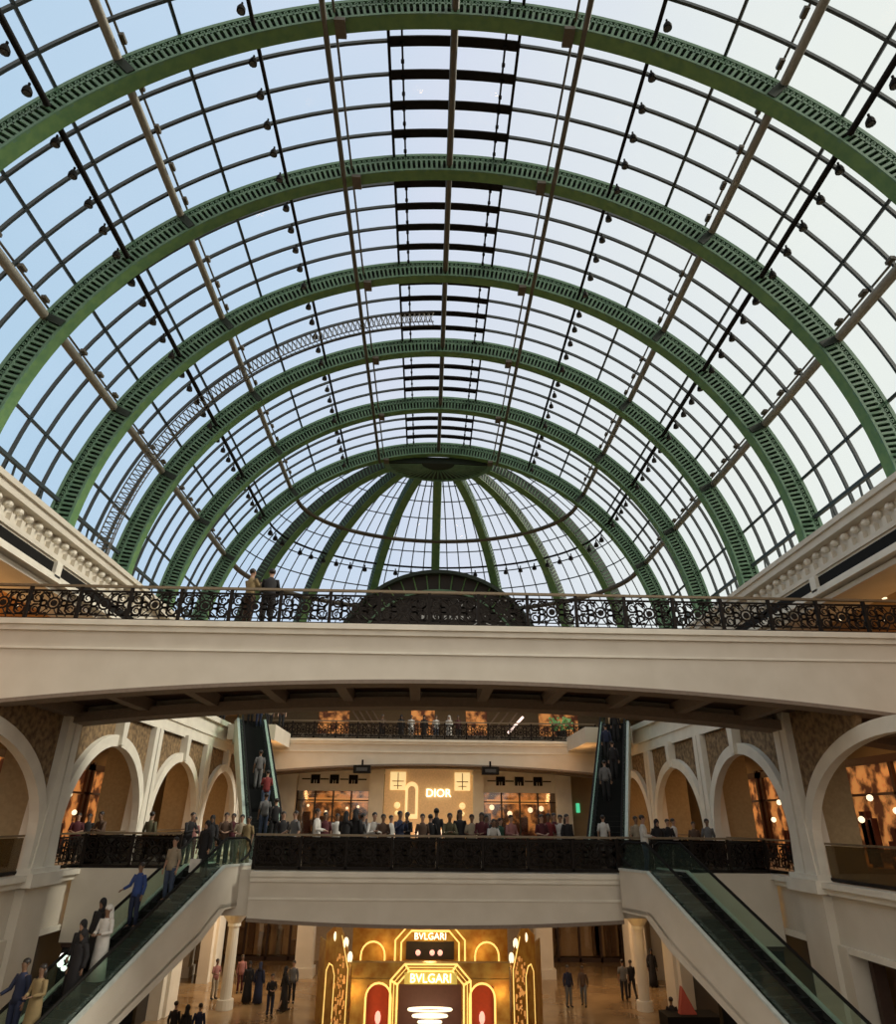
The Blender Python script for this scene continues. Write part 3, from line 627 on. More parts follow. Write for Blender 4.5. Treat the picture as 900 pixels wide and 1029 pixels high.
# upper level far shops
t = thing('upper_shopfront', 'dim brown shop wall with orange lit bays behind the far upper railing', 'shopfront', (0, YS+1.5, 0))
MB().bb(-14, 14, 0, .3, ZU, 9.0).build('wall', mat('dim_olive_wall', (.16, .12, .07), .8), t)
for x0, x1, mt in ((-8.2, -5.9, SHOPG), (3.0, 4.6, SHOPG), (8.6, 11.6, SHOPG), (-1.2, .6, SHOPG)): MB().bb(x0, x1, -.1, 0, ZU+.2, 7.9).build('lit_bay', mt, t)
for k in range(4): MB().bar((-6.2+.5*k, -.6, 8.4), (-4.6+.5*k, -.6, 6.0), .06, 6).build('slanted_rail', JOIST, t)
for k in range(3): MB().bar((7.6-.7*k, -.6, 8.4), (5.9-.7*k, -.6, 6.3), .06, 6).build('slanted_rail', JOIST, t)
MB().bar((7.3, -.8, 7.2), (6.1, -.8, 6.0), .09, 6).build('tube_light', mat('pink_white_tube', (1, .8, .8), emit=(1, .75, .65), es=1.5), t)
MB().bb(-20, 20, -3, 1, 8.9, 9.1).build('canopy', TAN, t)
t = thing('potted_plant', 'green plant with lights at the far upper railing', 'plant', (X_at(564, 738, 48.5), 48.5, ZU-.05))
MB().sweep([(0, 0, 0), (0, 0, .5)], [.3, .38], 10).build('pot', DARK, t); b = MB(); random.seed(2)
for k in range(60):
    a = random.uniform(0, 2*pi); r_ = random.uniform(.2, .8); z = random.uniform(.5, 1.3); c = Vector((r_*cos(a), r_*sin(a), z)); b.add([c, c+Vector((.15, .05, .1)), c+Vector((.05, .1, .22)), c+Vector((-.08, .02, .12))], [(0, 1, 2, 3)])
b.build('leaves', mat('leaf_green', (.10, .28, .05), .5), t)
# side gallery shops
for sd, X in ((-1, XL), (1, XR)):
    side = 'left' if sd < 0 else 'right'; xb = X+sd*6.15
    for i in range(5):
        yc = BAYC[i]
        t = thing('gallery_shop', f'orange lit shop window inside the {side} arcade, {ORD[i]} bay from the camera', 'shop window', (xb, yc, ZM), group=f'{side} arcade shops')
        fr = MB(); hs = 3.7; fr.bb(-sd*.2, 0, -hs, -hs+.25, 0, 4.3); fr.bb(-sd*.2, 0, hs-.25, hs, 0, 4.3); fr.bb(-sd*.2, 0, -hs, hs, 3.9, 4.2); fr.bb(-sd*.2, 0, -hs, hs, 2.7, 2.8); fr.bb(-sd*.2, 0, -.1, .1, 0, 3.9); fr.build('frame', mat('dark_wood', (.07, .025, .012), .4), t)
        MB().bb(-sd*.06, -sd*.02, -hs+.25, hs-.25, 0, 3.9).build('lit_pane', SHOPG, t)
        d_ = MB(); random.seed(i)
        for k in range(14): y = random.uniform(-2.4, 2.4); h_ = random.uniform(.5, 2.2); d_.bb(-sd*.35, -sd*.1, y-.14, y+.14, random.uniform(0, .8), h_)
        d_.build('display', mat('maroon_display', (.10, .02, .012), .6), t)
        for y, z in ((-1.6, 2.9), (-.4, 2.1), (1.1, 2.6), (2.0, 1.8)): MB().sphere((-sd*.6, y, z), .13).build('lamp', BULB, t)
        area(X+sd*4.0, yc, 3.4, 2.5, 3.5, 38 if i < 3 else 75, (1, .56, .24))
    # added warm uplight at the far bays of the arcade
    area(X-sd*2.2, 43.5, 2.2, 1.6, 1.6, 110, (1, .50, .18), (0, rad(-100)*sd*-1, 0))
    # upper gallery shops and downlights
    t = thing('upper_gallery_shop', f'orange panelled shop wall of the upper gallery on the {side}', 'shop window', (X+sd*8.9, 22, ZU))
    MB().bb(-sd*.1, 0, -12, 14, .1, 2.5).build('lit_wall', WARM if sd < 0 else WARMR, t)
    for k in range(8): MB().bb(-sd*.25, 0, -12+3.6*k, -11.8+3.6*k, 0, 2.7).build('frame', TAN, t)
    for k in range(6):
        for j in range(2):
            o = MB().sweep([(0, 0, 0), (0, 0, -.03)], .09, 10).build('downlight', BULB, loc=(X+sd*(5.0+1.9*j), 12+3.1*k, 7.95)); tag(o, f'round downlight of the {side} upper gallery, row {k+1}, line {j+1} from the hall', 'downlight', f'{side} upper gallery downlights')
    area(X+sd*6.2, 19, 7.8, 4, 14, 120, (1, .62, .3)); area(X+sd*5.5, 20, 5.6, 3, 12, 190 if sd < 0 else 60, (1, .52, .18), (pi, 0, 0))  # upward area light is added to brighten the gallery ceiling
    # ground floor side shops
    for i in range(4):
        yc = BAYC[i]
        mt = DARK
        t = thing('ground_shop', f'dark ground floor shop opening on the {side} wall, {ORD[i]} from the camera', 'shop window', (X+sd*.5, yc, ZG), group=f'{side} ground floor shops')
        if i == 1: MB().bb(sd*.9, sd*1.2, -4.9, 4.9, 0, 5.0).build('back_panel', TAN if sd < 0 else mat('pinkish_wall', (.42, .24, .15), .7), t)  # right panel has a pinkish base colour
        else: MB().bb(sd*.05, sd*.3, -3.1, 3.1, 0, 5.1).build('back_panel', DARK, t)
        hw = 4.3 if i < 2 else 3.1; f = MB(); f.bb(-sd*.05, sd*.3, -hw, -hw+.2, 0, 5.1); f.bb(-sd*.05, sd*.3, hw-.2, hw, 0, 5.1); f.bb(-sd*.05, sd*.3, -hw, hw, 4.9, 5.1); f.build('frame', WOODD, t)
        if False:
            b = MB(); random.seed(11)
            for (yy, zz) in ((-1.9, 3.0), (1.2, 3.0)):
                for a in (20, 75, 140, 200, 265, 320): b.sphere((-sd*.1, yy+.22*cos(rad(a)), zz+.25*sin(rad(a))), (.05, .15, .12))
            b.build('lit_logo', SIGNW, t)
# ground floor far end
t = thing('ground_shopfront', 'dark two storey shop window on the far ground floor, left of the gold pavilion', 'shopfront', (-10.3, 53, ZG))
def gshop(t, hw):
    MB().bb(-hw, hw, 1.0, 1.2, .2, 6).build('back_wall', mat('dark_brown_lit', (.2, .11, .05), emit=(1, .45, .15), es=.05), t); MB().bb(-hw, hw, 0, .04, .2, 4.8).build('pane', SGLASS, t)
    f = MB()
    for k in range(5): f.bb(-hw+2*hw*k/4-.07, -hw+2*hw*k/4+.07, -.08, .1, 0, 4.9)
    f.bb(-hw, hw, -.08, .1, 0, .25); f.bb(-hw, hw, -.08, .1, 2.3, 2.4); f.bb(-hw, hw, -.08, .1, 4.7, 5); f.build('frame', WOODD, t)
    d = MB()
    for k in range(9): x = random.uniform(-hw+.3, hw-.3); d.bb(x-.2, x+.2, .4, .7, .3, random.uniform(1, 3.6))
    d.build('display', mat('brown_display', (.25, .14, .08), .6), t)
    for k in range(3): MB().sphere((random.uniform(-hw+.4, hw-.4), .5, random.uniform(2.6, 4)), .12).build('lamp', BULB, t)
gshop(t, 3.0)
t = thing('ground_shopfront', 'dark shop window on the far ground floor, right of the gold pavilion', 'shopfront', (10.6, 53, ZG)); gshop(t, 2.9)
mb = MB(); mb.bb(-34, -13.3, 53, 53.4, ZG, -1.9); mb.bb(-7.3, 7.7, 53, 53.4, ZG, -1.9); mb.bb(13.5, 34, 53, 53.4, ZG, -1.9); mb.bb(-34, 34, 53, 53.4, ZG+4.9, -1.9); struct(mb, 'wall_ground_back', mat('pinkish_cream_wall', (.50, .40, .29), .7))
for i, x in enumerate((-14.2, -7.0, 7.4, 14.4)):
    mb = MB(); mb.bb(x-.5, x+.5, 47.6, 48.6, ZG, -1.9); mb.bb(x-.62, x+.62, 47.5, 48.7, ZG, ZG+.5); mb.bb(x-.62, x+.62, 47.5, 48.7, -4.0, -3.6)
    o = mb.build('ground_column', CREAM); tag(o, f'square cream column on the ground floor, {ORD[i].replace("nearest", "first")} from the left', 'column')
for i, (x, y) in enumerate(((-7.4, 38.2), (8.5, 38.0))):
    o = MB().sweep([(0, 0, 0), (0, 0, -.1)], [.3, .3], 14).build('round_wall_lamp', BULB, loc=(X_at(327 if i == 0 else 640, 943, 46), 46, -4.6)); tag(o, f'round glowing ceiling lamp {"left" if i == 0 else "right"} of the gold pavilion', 'lamp')
for x, y, p in ((-10, 44, 190), (10.5, 44, 190), (0, 48, 150), (-12, 33, 60), (12, 33, 60)): area(x, y, -3.7, 4, 4, p, (1, .60, .28))
for x, y in ((-8.2, 31.2), (8.9, 29.8)): area(x, y, -3.9, 1.4, 1.4, 60, (1, .55, .16), (pi, 0, 0))
area(-6.5, YS-1.2, 1.7, 4, 1, 25); area(6.8, YS-1.2, 1.7, 4, 1, 25); area(.3, YS-2.4, 3.0, 6, 1.2, 60, (1, .72, .42)); area(0, 51, 8.5, 16, 2, 60, (1, .6, .3))
# ------------------------------------------------------------------ gold pavilion
KY = 35.3
t = thing('gold_pavilion', 'golden jewellery pavilion outlined in glowing tubes on the ground floor', 'pavilion', (.42, KY, ZG))
def neon(path, r=.045, mt=NEON): return MB().sweep(path, r, 5).build('neon_tube', mt, t)
def archpath(cx, hw, zt, y, z0=0, n=10): return [(cx-hw, y, z0)]+[(cx-hw*cos(pi*j/n), y, zt-hw+hw*sin(pi*j/n)) for j in range(n+1)]+[(cx+hw, y, z0)]
def octpath(hw, zt, y, c=.75, z0=0): return [(-hw, y, z0), (-hw, y, zt-c), (-hw+c, y, zt), (hw-c, y, zt), (hw, y, zt-c), (hw, y, z0)]
W2 = 3.45
fr = MB()   # front wall with openings
for s_ in (-1, 1):
    fr.bb(s_*1.45, s_*1.75, 0, .3, 0, 2.72); fr.bb(s_*2.75, s_*W2, 0, .3, 0, 2.72); fr.bb(s_*1.75, s_*2.75, 0, .3, 1.95, 2.72); 
fr.bb(-1.45, 1.45, 0, .3, 2.0, 2.72); fr.bb(-W2-.05, W2+.05, -.08, .35, 2.66, 2.80); fr.bb(-W2, W2, -.05, .3, 2.15, 2.2)
fr.build('front_wall', GOLD, t)
for s_ in (-1, 1):
    MB().bb(s_*1.75, s_*2.75, .35, .45, 0, 2.0).build('red_niche', REDV, t); MB().sphere((s_*2.25, .25, .75), (.13, .1, .25)).build('jewel', PINKL, t); MB().bb(s_*2.25-.2, s_*2.25+.2, .1, .35, 0, .5).build('pedestal', GOLDD, t)
    neon(archpath(s_*2.25, .55, 2.05, -.05)); 
neon(octpath(1.75, 2.75, -.08, .6)); neon(octpath(1.45, 2.5, -.08, .5)); neon(octpath(1.60, 2.62, -.05, .55), .02)
for s_ in (-1, 1):
    neon([(s_*1.75, -.08, 2.15), (s_*1.45, -.08, 2.0)]); neon([(s_*1.15, -.08, 2.75), (s_*.95, -.08, 2.5)])
MB().bb(-1.15, 1.15, -.12, -.02, 2.02, 2.44).build('sign_board', mat('sign_board_gold', (.55, .42, .10), emit=(1, .75, .15), es=.35), t)
me = text_mesh('BVLGARI', .47); me.materials.append(NEONW); place(me, 'lettering', t, (0, -.16, 2.23), (pi/2, 0, 0))
MB().bb(-1.4, 1.4, 1.2, 1.3, 0, 2.0).build('inner_screen', mat('wine_dark_screen', (.10, .04, .03), emit=(1, .4, .2), es=.04), t)
b = MB()
for r_, z in ((.95, .95), (.75, .72), (.5, .5)): b.sweep([(r_*cos(2*pi*j/20), .7+r_*.3*sin(2*pi*j/20), z) for j in range(21)], .05, 5)
b.build('ring_lamp', mat('white_ring_lamp', (1, .9, .7), emit=(1, .85, .55), es=1.6), t)
# back wall, taller, seen over the front
bk = MB(); bk.bb(-3.9, 3.9, 4.6, 4.9, 0, 4.0); bk.build('rear_wall', GOLD, t)
MB().bb(-3.9, 3.9, 4.4, 4.6, 3.9, 4.05).build('rear_cornice', GOLDD, t)
neon(octpath(1.75, 3.62, 4.5, .6)); neon(octpath(1.45, 3.42, 4.5, .5)); neon(archpath(-2.85, .6, 2.95, 4.5)); neon(archpath(2.85, .6, 2.95, 4.5))
me2 = text_mesh('BVLGARI', .42); me2.materials.append(NEONW); place(me2, 'lettering', t, (0, 4.45, 3.18), (pi/2, 0, 0))
MB().bb(-1.2, 1.2, 4.5, 4.6, 2.2, 2.95).build('rear_screen', DARK, t)
b = MB()
for x in (-2.2, -.9, .8, 2.0): b.bb(x-.5, x+.5, 4.4, 4.5, 3.98, 4.08)
b.build('light_strip', NEONW, t)
for x in (-.6, .1, .5): MB().sphere((x, 4.4, 2.5), .13).build('jewel', PINKL, t)
# flared wings with rounded tops
for s_ in (-1, 1):
    nm = 'left' if s_ < 0 else 'right'
    base = [(s_*3.55, .1), (s_*4.9, 1.9)]
    def wp(f_, z, o_=0): return (base[0][0]+(base[1][0]-base[0][0])*f_+s_*0-s_*o_*.8, base[0][1]+(base[1][1]-base[0][1])*f_-o_*.6, z)
    top = [(f_/10, 2.75+1.35*sin(pi*.5*min(1, f_/6))-(.0 if f_ < 6 else (f_-6)*.12)) for f_ in range(11)]
    MB().prism([wp(0, 0)]+[wp(a, z) for a, z in top]+[wp(1, 0)], (0, .25, 0)).build('wing_wall', GOLD, t)
    MB().prism([wp(1, 0), wp(1, 3.3), (s_*5.35, 3.2, 3.3), (s_*5.35, 3.2, 0)], (0, .25, 0)).build('wing_return', GOLD, t)
    MB().sweep([wp(.12, 0, .1), wp(.12, 2.5, .1), wp(.3, 3.2, .1), wp(.42, 3.7, .1)], .05, 5).build('neon_tube', NEON, t)
    MB().sweep([wp(.62, 0, .1), wp(.62, 2.1, .1), wp(.72, 2.45, .1), wp(.85, 2.5, .1), wp(.95, 2.2, .1), wp(.95, 0, .1)], .05, 5).build('neon_tube', NEON, t)
    b = MB(); random.seed(20+s_)
    for k in range(60): f_ = random.uniform(.16, .58); z = random.uniform(.2, 2.9); c = Vector(wp(f_, z, .05)); b.box(c, (random.uniform(.05, .16), .06, random.uniform(.06, .2)), 0)
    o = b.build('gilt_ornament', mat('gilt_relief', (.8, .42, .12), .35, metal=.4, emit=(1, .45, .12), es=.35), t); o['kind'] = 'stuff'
    for f_, z in ((.3, 3.45), (.12, 2.95), (.7, 3.6)): MB().sphere(wp(f_, z, .15), (.12, .08, .22)).build('lamp', BULB, t)
MB().bb(-5, 5, 0, 5, .0, .06).build('platform', GOLDD, t)
for x, y, z, p in ((0, KY-1.6, -7.2, 60), (-3, KY-1.4, -7, 50), (3.6, KY-1.4, -7, 50), (.4, KY+2.5, -5.2, 90), (-5.6, KY+.2, -6, 45), (6.4, KY+.2, -6, 45), (-2, KY+2.5, -6.2, 60), (3, KY+2.5, -6.2, 60)): point(x, y, z, p*.85, (1, .60, .2), .25)
# dark stall bottom right and planter bottom left
for sd, x0, x1, lg in ((-1, XL+.1, -9.3, ((-11.75, -4.35), (-10.75, -4.15))), (1, 10.0, XR-.1, ((12.0, -4.5), (12.1, -5.7)))):
    side = 'left' if sd < 0 else 'right'
    t = thing('dark_shopfront', f'black shopfront with white lit flower logos under the {side} landing', 'shopfront', (0, 26.9, ZG))
    MB().bb(x0, x1, 0, .3, 0, 4.69).build('panel', BLACK, t); MB().bb(x0, x1, -.12, 0, 4.55, 4.69).build('fascia_board', WOODD, t)
    for (lx, lz) in lg:
        b = MB()
        for a in (20, 75, 140, 200, 265, 320): b.sphere((lx+.18*cos(rad(a)), -.06, lz-ZG+.2*sin(rad(a))), (.12, .04, .08 if a % 2 else .11), 0, 7, 4)
        b.build('lit_logo', SIGNW, t)
for i, (px, yk) in enumerate(((236, 40.5), (640, 40.5))):
    x = X_at(px, 925, yk); nm = 'left' if i == 0 else 'right'
    t = thing('lit_column', f'cream column with a flared capital glowing amber, {nm} of the gold pavilion', 'column', (x, yk, ZG))
    MB().sweep([(0, 0, 0), (0, 0, .4), (0, 0, .42), (0, 0, 3.6)], [.42, .40, .28, .26], 16).build('shaft', CREAM, t)
    MB().sweep([(0, 0, 3.6), (0, 0, 3.8), (0, 0, 4.15), (0, 0, 4.3)], [.28, .45, .75, .8], 18).build('capital', CREAM, t); MB().sweep([(0, 0, 3.5), (0, 0, 3.62)], [.33, .33], 16).build('collar', WHITE, t)
    point(x-.7, yk-1.3, -5.2, 14, (1, .55, .15), .2)
t = thing('display_stall', 'dark stall with pale lettering and red light under the right escalator', 'stall', (X_at(697, 1015, 33), 33, ZG))
MB().bb(-1.1, 1.1, 0, 1.2, 0, 1.35).build('body', BLACK, t); MB().prism([(-.45, .4, 1.35), (.25, .4, 1.35), (-.25, .4, 2.3)], (0, .3, 0)).build('red_display', mat('red_lit', (.25, .03, .02), emit=(1, .2, .1), es=.05), t)
me3 = text_mesh('BVL', .5); me3.materials.append(mat('dim_letters', (.4, .36, .3), emit=(1, .9, .7), es=.15)); place(me3, 'lettering', t, (0, -.03, .8), (pi/2, 0, 0))
#--- PART3 ---
# ================================================================== PEOPLE
SK = [mat('skin_light', (.42, .25, .17), .6), mat('skin_brown', (.20, .11, .065), .6)]
HAIR = mat('dark_hair', (.015, .010, .008), .5); EYE = mat('dark_eye', (.02, .015, .01), .3)
def cloth(name, c): return mat('cloth_'+name, c, .85, noise=tuple(v*.8 for v in c), ns=6)
CL = {n: cloth(n, c) for n, c in dict((k, v if k in ('white', 'black') else tuple(x*.68 for x in v)) for k, v in dict(black=(.012, .011, .013), white=(.62, .60, .56), grey=(.20, .20, .20), navy=(.02, .03, .08), blue=(.04, .09, .32), beige=(.50, .42, .30), red=(.30, .04, .04), maroon=(.12, .02, .03), pink=(.50, .22, .20), olive=(.14, .13, .07), brown=(.14, .08, .05), tan=(.36, .26, .12), denim=(.07, .10, .17), green=(.05, .14, .09)).items()).items()}
V_ = Vector
def joints(pose):
    J = dict(pelvis=V_((0, 0, .94)), spine=V_((0, .01, 1.10)), chest=V_((0, .01, 1.29)), neck0=V_((0, .015, 1.44)), neck=V_((0, .005, 1.50)), jaw=V_((0, -.015, 1.565)), head=V_((0, 0, 1.635)), top=V_((0, .005, 1.70)))
    for s, n in ((-1, 'R'), (1, 'L')):
        J['sh'+n] = V_((s*.165, .015, 1.375)); J['hip'+n] = V_((s*.095, 0, .90)); J['kn'+n] = V_((s*.10, -.02, .50)); J['an'+n] = V_((s*.105, .03, .09)); J['to'+n] = V_((s*.12, -.13, .035))
        J['el'+n] = V_((s*.225, .04, 1.12)); J['wr'+n] = V_((s*.235, -.04, .87))
        if pose == 'phone': J['el'+n] = V_((s*.22, -.10, 1.17)); J['wr'+n] = V_((s*.07, -.30, 1.36))
        if pose == 'lean': J['el'+n] = V_((s*.24, -.22, 1.06)); J['wr'+n] = V_((s*.05, -.36, 1.12))
        if pose == 'onerail' and s < 0: J['el'+n] = V_((s*.25, -.06, 1.12)); J['wr'+n] = V_((s*.30, -.26, 1.03))
        if pose == 'hold': J['el'+n] = V_((s*.23, -.02, 1.13)); J['wr'+n] = V_((s*.10, -.24, 1.10))
        if pose == 'walk': J['kn'+n] = V_((s*.10, -.10*s-.03, .50)); J['an'+n] = V_((s*.10, -.22*s+.06, .10)); J['to'+n] = V_((s*.11, -.22*s-.10, .035)); J['el'+n] = V_((s*.225, .08*s, 1.13)); J['wr'+n] = V_((s*.23, .17*s-.06, .90))
    if pose == 'lean':
        for k, d in (('chest', .06), ('neck0', .11), ('neck', .14), ('jaw', .17), ('head', .165), ('top', .17), ('shL', .09), ('shR', .09), ('spine', .02)): J[k] = J[k] + V_((0, -d, -.03 if k != 'spine' else 0))
    return J
def skin_body(pose):
    J = joints(pose); vs, es, rs = [], [], []
    def v(p, r, par=None):
        vs.append(tuple(p)); rs.append(r if isinstance(r, tuple) else (r, r)); i = len(vs)-1
        if par is not None: es.append((par, i))
        return i
    pe = v(J['pelvis'], (.135, .10)); sp = v(J['spine'], (.115, .09), pe); ch = v(J['chest'], (.135, .095), sp)
    n0 = v(J['neck0'], .06, ch); n1 = v(J['neck'], .05, n0); jw = v(J['jaw'], (.064, .074), n1); hd = v(J['head'], (.088, .10), jw); v(J['top'], (.06, .07), hd)
    for n, s in (('R', -1), ('L', 1)):
        sh = v(J['sh'+n], .052, ch); el = v(J['el'+n], .040, sh); mid = v(J['el'+n].lerp(J['wr'+n], .35), .037, el); wr = v(J['wr'+n], .024, mid)
        d = (J['wr'+n]-J['el'+n]).normalized(); side = d.cross(V_((0, 0, 1)))
        if side.length < .3: side = V_((0, 1, 0)) - d*d.y
        side.normalize(); nr = d.cross(side)
        pa = v(J['wr'+n]+d*.045, (.034, .018), wr); kb = v(J['wr'+n]+d*.085, (.036, .015), pa)
        for k, ln in enumerate((.062, .072, .068, .052)):
            b0 = J['wr'+n]+d*.09+side*(.027-.018*k); a1 = v(b0+d*ln*.5+nr*.004, .0085, kb); v(b0+d*ln*.92+nr*.02, .007, a1)
        th = v(J['wr'+n]+d*.05+side*.042, .011, pa); v(J['wr'+n]+d*.088+side*.062, .009, th)
        hp = v(J['hip'+n], .082, pe); kn = v(J['kn'+n], .055, hp); cf = v(J['kn'+n].lerp(J['an'+n], .35), .052, kn); an = v(J['an'+n], .036, cf); v(J['to'+n], (.038, .026), an)
    me = bpy.data.meshes.new('body'); me.from_pydata(vs, es, []); o = bpy.data.objects.new('body', me); COL.objects.link(o)
    md = o.modifiers.new('skin', 'SKIN'); md.use_smooth_shade = True; md.branch_smoothing = .4
    for i, r in enumerate(rs): me.skin_vertices[0].data[i].radius = r
    me.skin_vertices[0].data[0].use_root = True
    sb = o.modifiers.new('sub', 'SUBSURF'); sb.levels = 1; sb.render_levels = 1
    dg = bpy.context.evaluated_depsgraph_get(); out = bpy.data.meshes.new_from_object(o.evaluated_get(dg)); bpy.data.objects.remove(o)
    # face and ears joined into the same mesh
    f = MB(); h = J['head']; f.add([h+V_((0, -.108, .0)), h+V_((-.016, -.085, -.03)), h+V_((.016, -.085, -.03)), h+V_((0, -.082, .035)), h+V_((0, -.118, -.022))], [(0, 1, 4), (0, 4, 2), (1, 2, 4), (3, 1, 0), (3, 0, 2)])
    for s in (-1, 1): f.sphere(h+V_((s*.082, .01, -.01)), (.012, .022, .032), 0, 6, 4)
    f.sphere(h+V_((0, -.078, -.055)), (.026, .014, .007), 0, 6, 4)
    import bmesh
    bm = bmesh.new(); bm.from_mesh(out); bm.from_mesh(f.mesh('face', [])); bm.to_mesh(out); bm.free()
    out.materials.clear(); out.materials.append(SK[0]); out.polygons.foreach_set('use_smooth', [True]*len(out.polygons)); out.name = 'body'
    return out
PC = {}
def proto(pose, wear):
    key = (pose, wear)
    if key in PC: return PC[key]
    J = joints(pose)
    if ('b', pose) not in PC:
        PC[('b', pose)] = skin_body(pose)
        e = MB()
        for s in (-1, 1): e.sphere(J['head']+V_((s*.03, -.088, .005)), (.013, .008, .008), 0, 6, 4)
        PC[('e', pose)] = e.mesh('eyes', EYE)
    parts = [('body', PC[('b', pose)], None), ('eyes', PC[('e', pose)], None)]
    h = J['head']
    if wear == 'abaya':
        b = MB(); b.sphere(h+V_((0, .02, .01)), (.10, .105, .125), 0, 12, 8); b.sweep([h+V_((0, .05, .03)), J['neck']+V_((0, .04, 0)), J['neck0']+V_((0, .03, -.06))], [.08, .09, (.15, .12)], 10); parts.append(('headscarf', b.mesh('headscarf', CL['black']), 'hair'))
    elif wear == 'thobe':
        b = MB(); b.sphere(h+V_((0, .02, .03)), (.10, .11, .09), 0, 12, 8); b.sweep([h+V_((0, .06, .03)), J['neck']+V_((0, .07, 0)), J['neck0']+V_((0, .07, -.12))], [.09, (.12, .08), (.16, .04)], 10); parts.append(('headcloth', b.mesh('headcloth', CL['white']), 'hair'))
    else:
        b = MB(); b.sphere(h+V_((0, .022, .028)), (.092, .096, .085), 0, 12, 8)
        if wear == 'dress' or wear == 'longhair': b.sweep([h+V_((0, .05, .0)), J['neck']+V_((0, .06, 0)), J['neck0']+V_((0, .075, -.1))], [(.09, .07), (.10, .06), (.07, .03)], 10)
        parts.append(('hair', b.mesh('hair', HAIR), 'hair'))
    def torso(m_, z0):
        m_.sweep([J['pelvis']+V_((0, 0, z0)), J['pelvis']+V_((0, 0, .06)), J['spine'], J['chest'], J['chest'].lerp(J['neck0'], .45), J['chest'].lerp(J['neck0'], .75), J['neck0']+V_((0, 0, .02))], [(.168, .125), (.160, .12), (.145, .112), (.170, .12), (.160, .105), (.115, .085), (.06, .06)], 14)
    def arms(m_, full, r=1.):
        for n in 'RL':
            pts = [J['sh'+n]+(J['chest']-J['sh'+n])*.35, J['sh'+n], J['sh'+n].lerp(J['el'+n], .5), J['el'+n]]; rr = [.070*r, .060*r, .054*r, .050*r]
            if full: pts += [J['el'+n].lerp(J['wr'+n], .5), J['el'+n].lerp(J['wr'+n], .95)]; rr += [.045*r, .038*r*(1.4 if r > 1.1 else 1)]
            m_.sweep(pts, rr, 10)
    if wear in ('abaya', 'thobe', 'dress'):
        b = MB(); c = J['chest']
        b.sweep([(0, .0, .06 if wear != 'dress' else .35), (0, 0, .4), (0, 0, .8), J['pelvis']+V_((0, 0, .05)), J['spine'], J['chest'], J['chest'].lerp(J['neck0'], .45), J['chest'].lerp(J['neck0'], .75), J['neck0']], [(.25, .21), (.22, .18), (.19, .15), (.18, .135), (.155, .12), (.172, .125), (.162, .11), (.115, .09), (.06, .06)], 16)
        arms(b, True, 1.25 if wear == 'abaya' else 1.05); parts.append(('robe' if wear != 'dress' else 'dress', b.mesh('robe', CL['black']), 'top'))
    else:
        b = MB(); torso(b, -.10); arms(b, wear == 'longsleeve' or wear == 'longhair'); parts.append(('shirt', b.mesh('shirt', CL['white']), 'top'))
        b = MB(); b.sweep([J['pelvis']+V_((0, 0, .05)), J['pelvis'], J['pelvis']+V_((0, 0, -.10))], [(.155, .115), (.165, .12), (.15, .115)], 14)
        for n in 'RL': b.sweep([J['hip'+n], J['hip'+n].lerp(J['kn'+n], .5), J['kn'+n], J['kn'+n].lerp(J['an'+n], .5), J['an'+n]], [.098, .088, .072, .064, .058], 10)
        parts.append(('trousers', b.mesh('trousers', CL['black']), 'legs'))
    b = MB()
    for n in 'RL': b.sweep([J['an'+n]+V_((0, .045, -.04)), J['an'+n]+V_((0, 0, -.035)), J['to'+n].lerp(J['an'+n], .3)+V_((0, 0, -.01)), J['to'+n]+V_((0, -.04, 0))], [(.03, .04), (.045, .05), (.048, .04), (.035, .025)], 8)
    parts.append(('shoes', b.mesh('shoes', CL['black']), 'shoes'))
    for nm, me, sl_ in parts: me.polygons.foreach_set('use_smooth', [True]*len(me.polygons))
    PC[key] = parts; return parts
def person(loc, rz, pose, wear, top, legs, label, group, h=1.72, skin=0, lean=0):
    t = thing('person', label, 'person', loc, rz, group); t.scale = (h/1.68,)*3
    for nm, me, slot in proto(pose, wear):
        o = place(me, nm, t)
        mt = {'top': CL[top], 'legs': CL[legs or 'black'], 'hair': (CL[top] if wear == 'abaya' else None)}.get(slot)
        if nm == 'body': mt = SK[skin]
        if mt: o.material_slots[0].link = 'OBJECT'; o.material_slots[0].material = mt
    return t
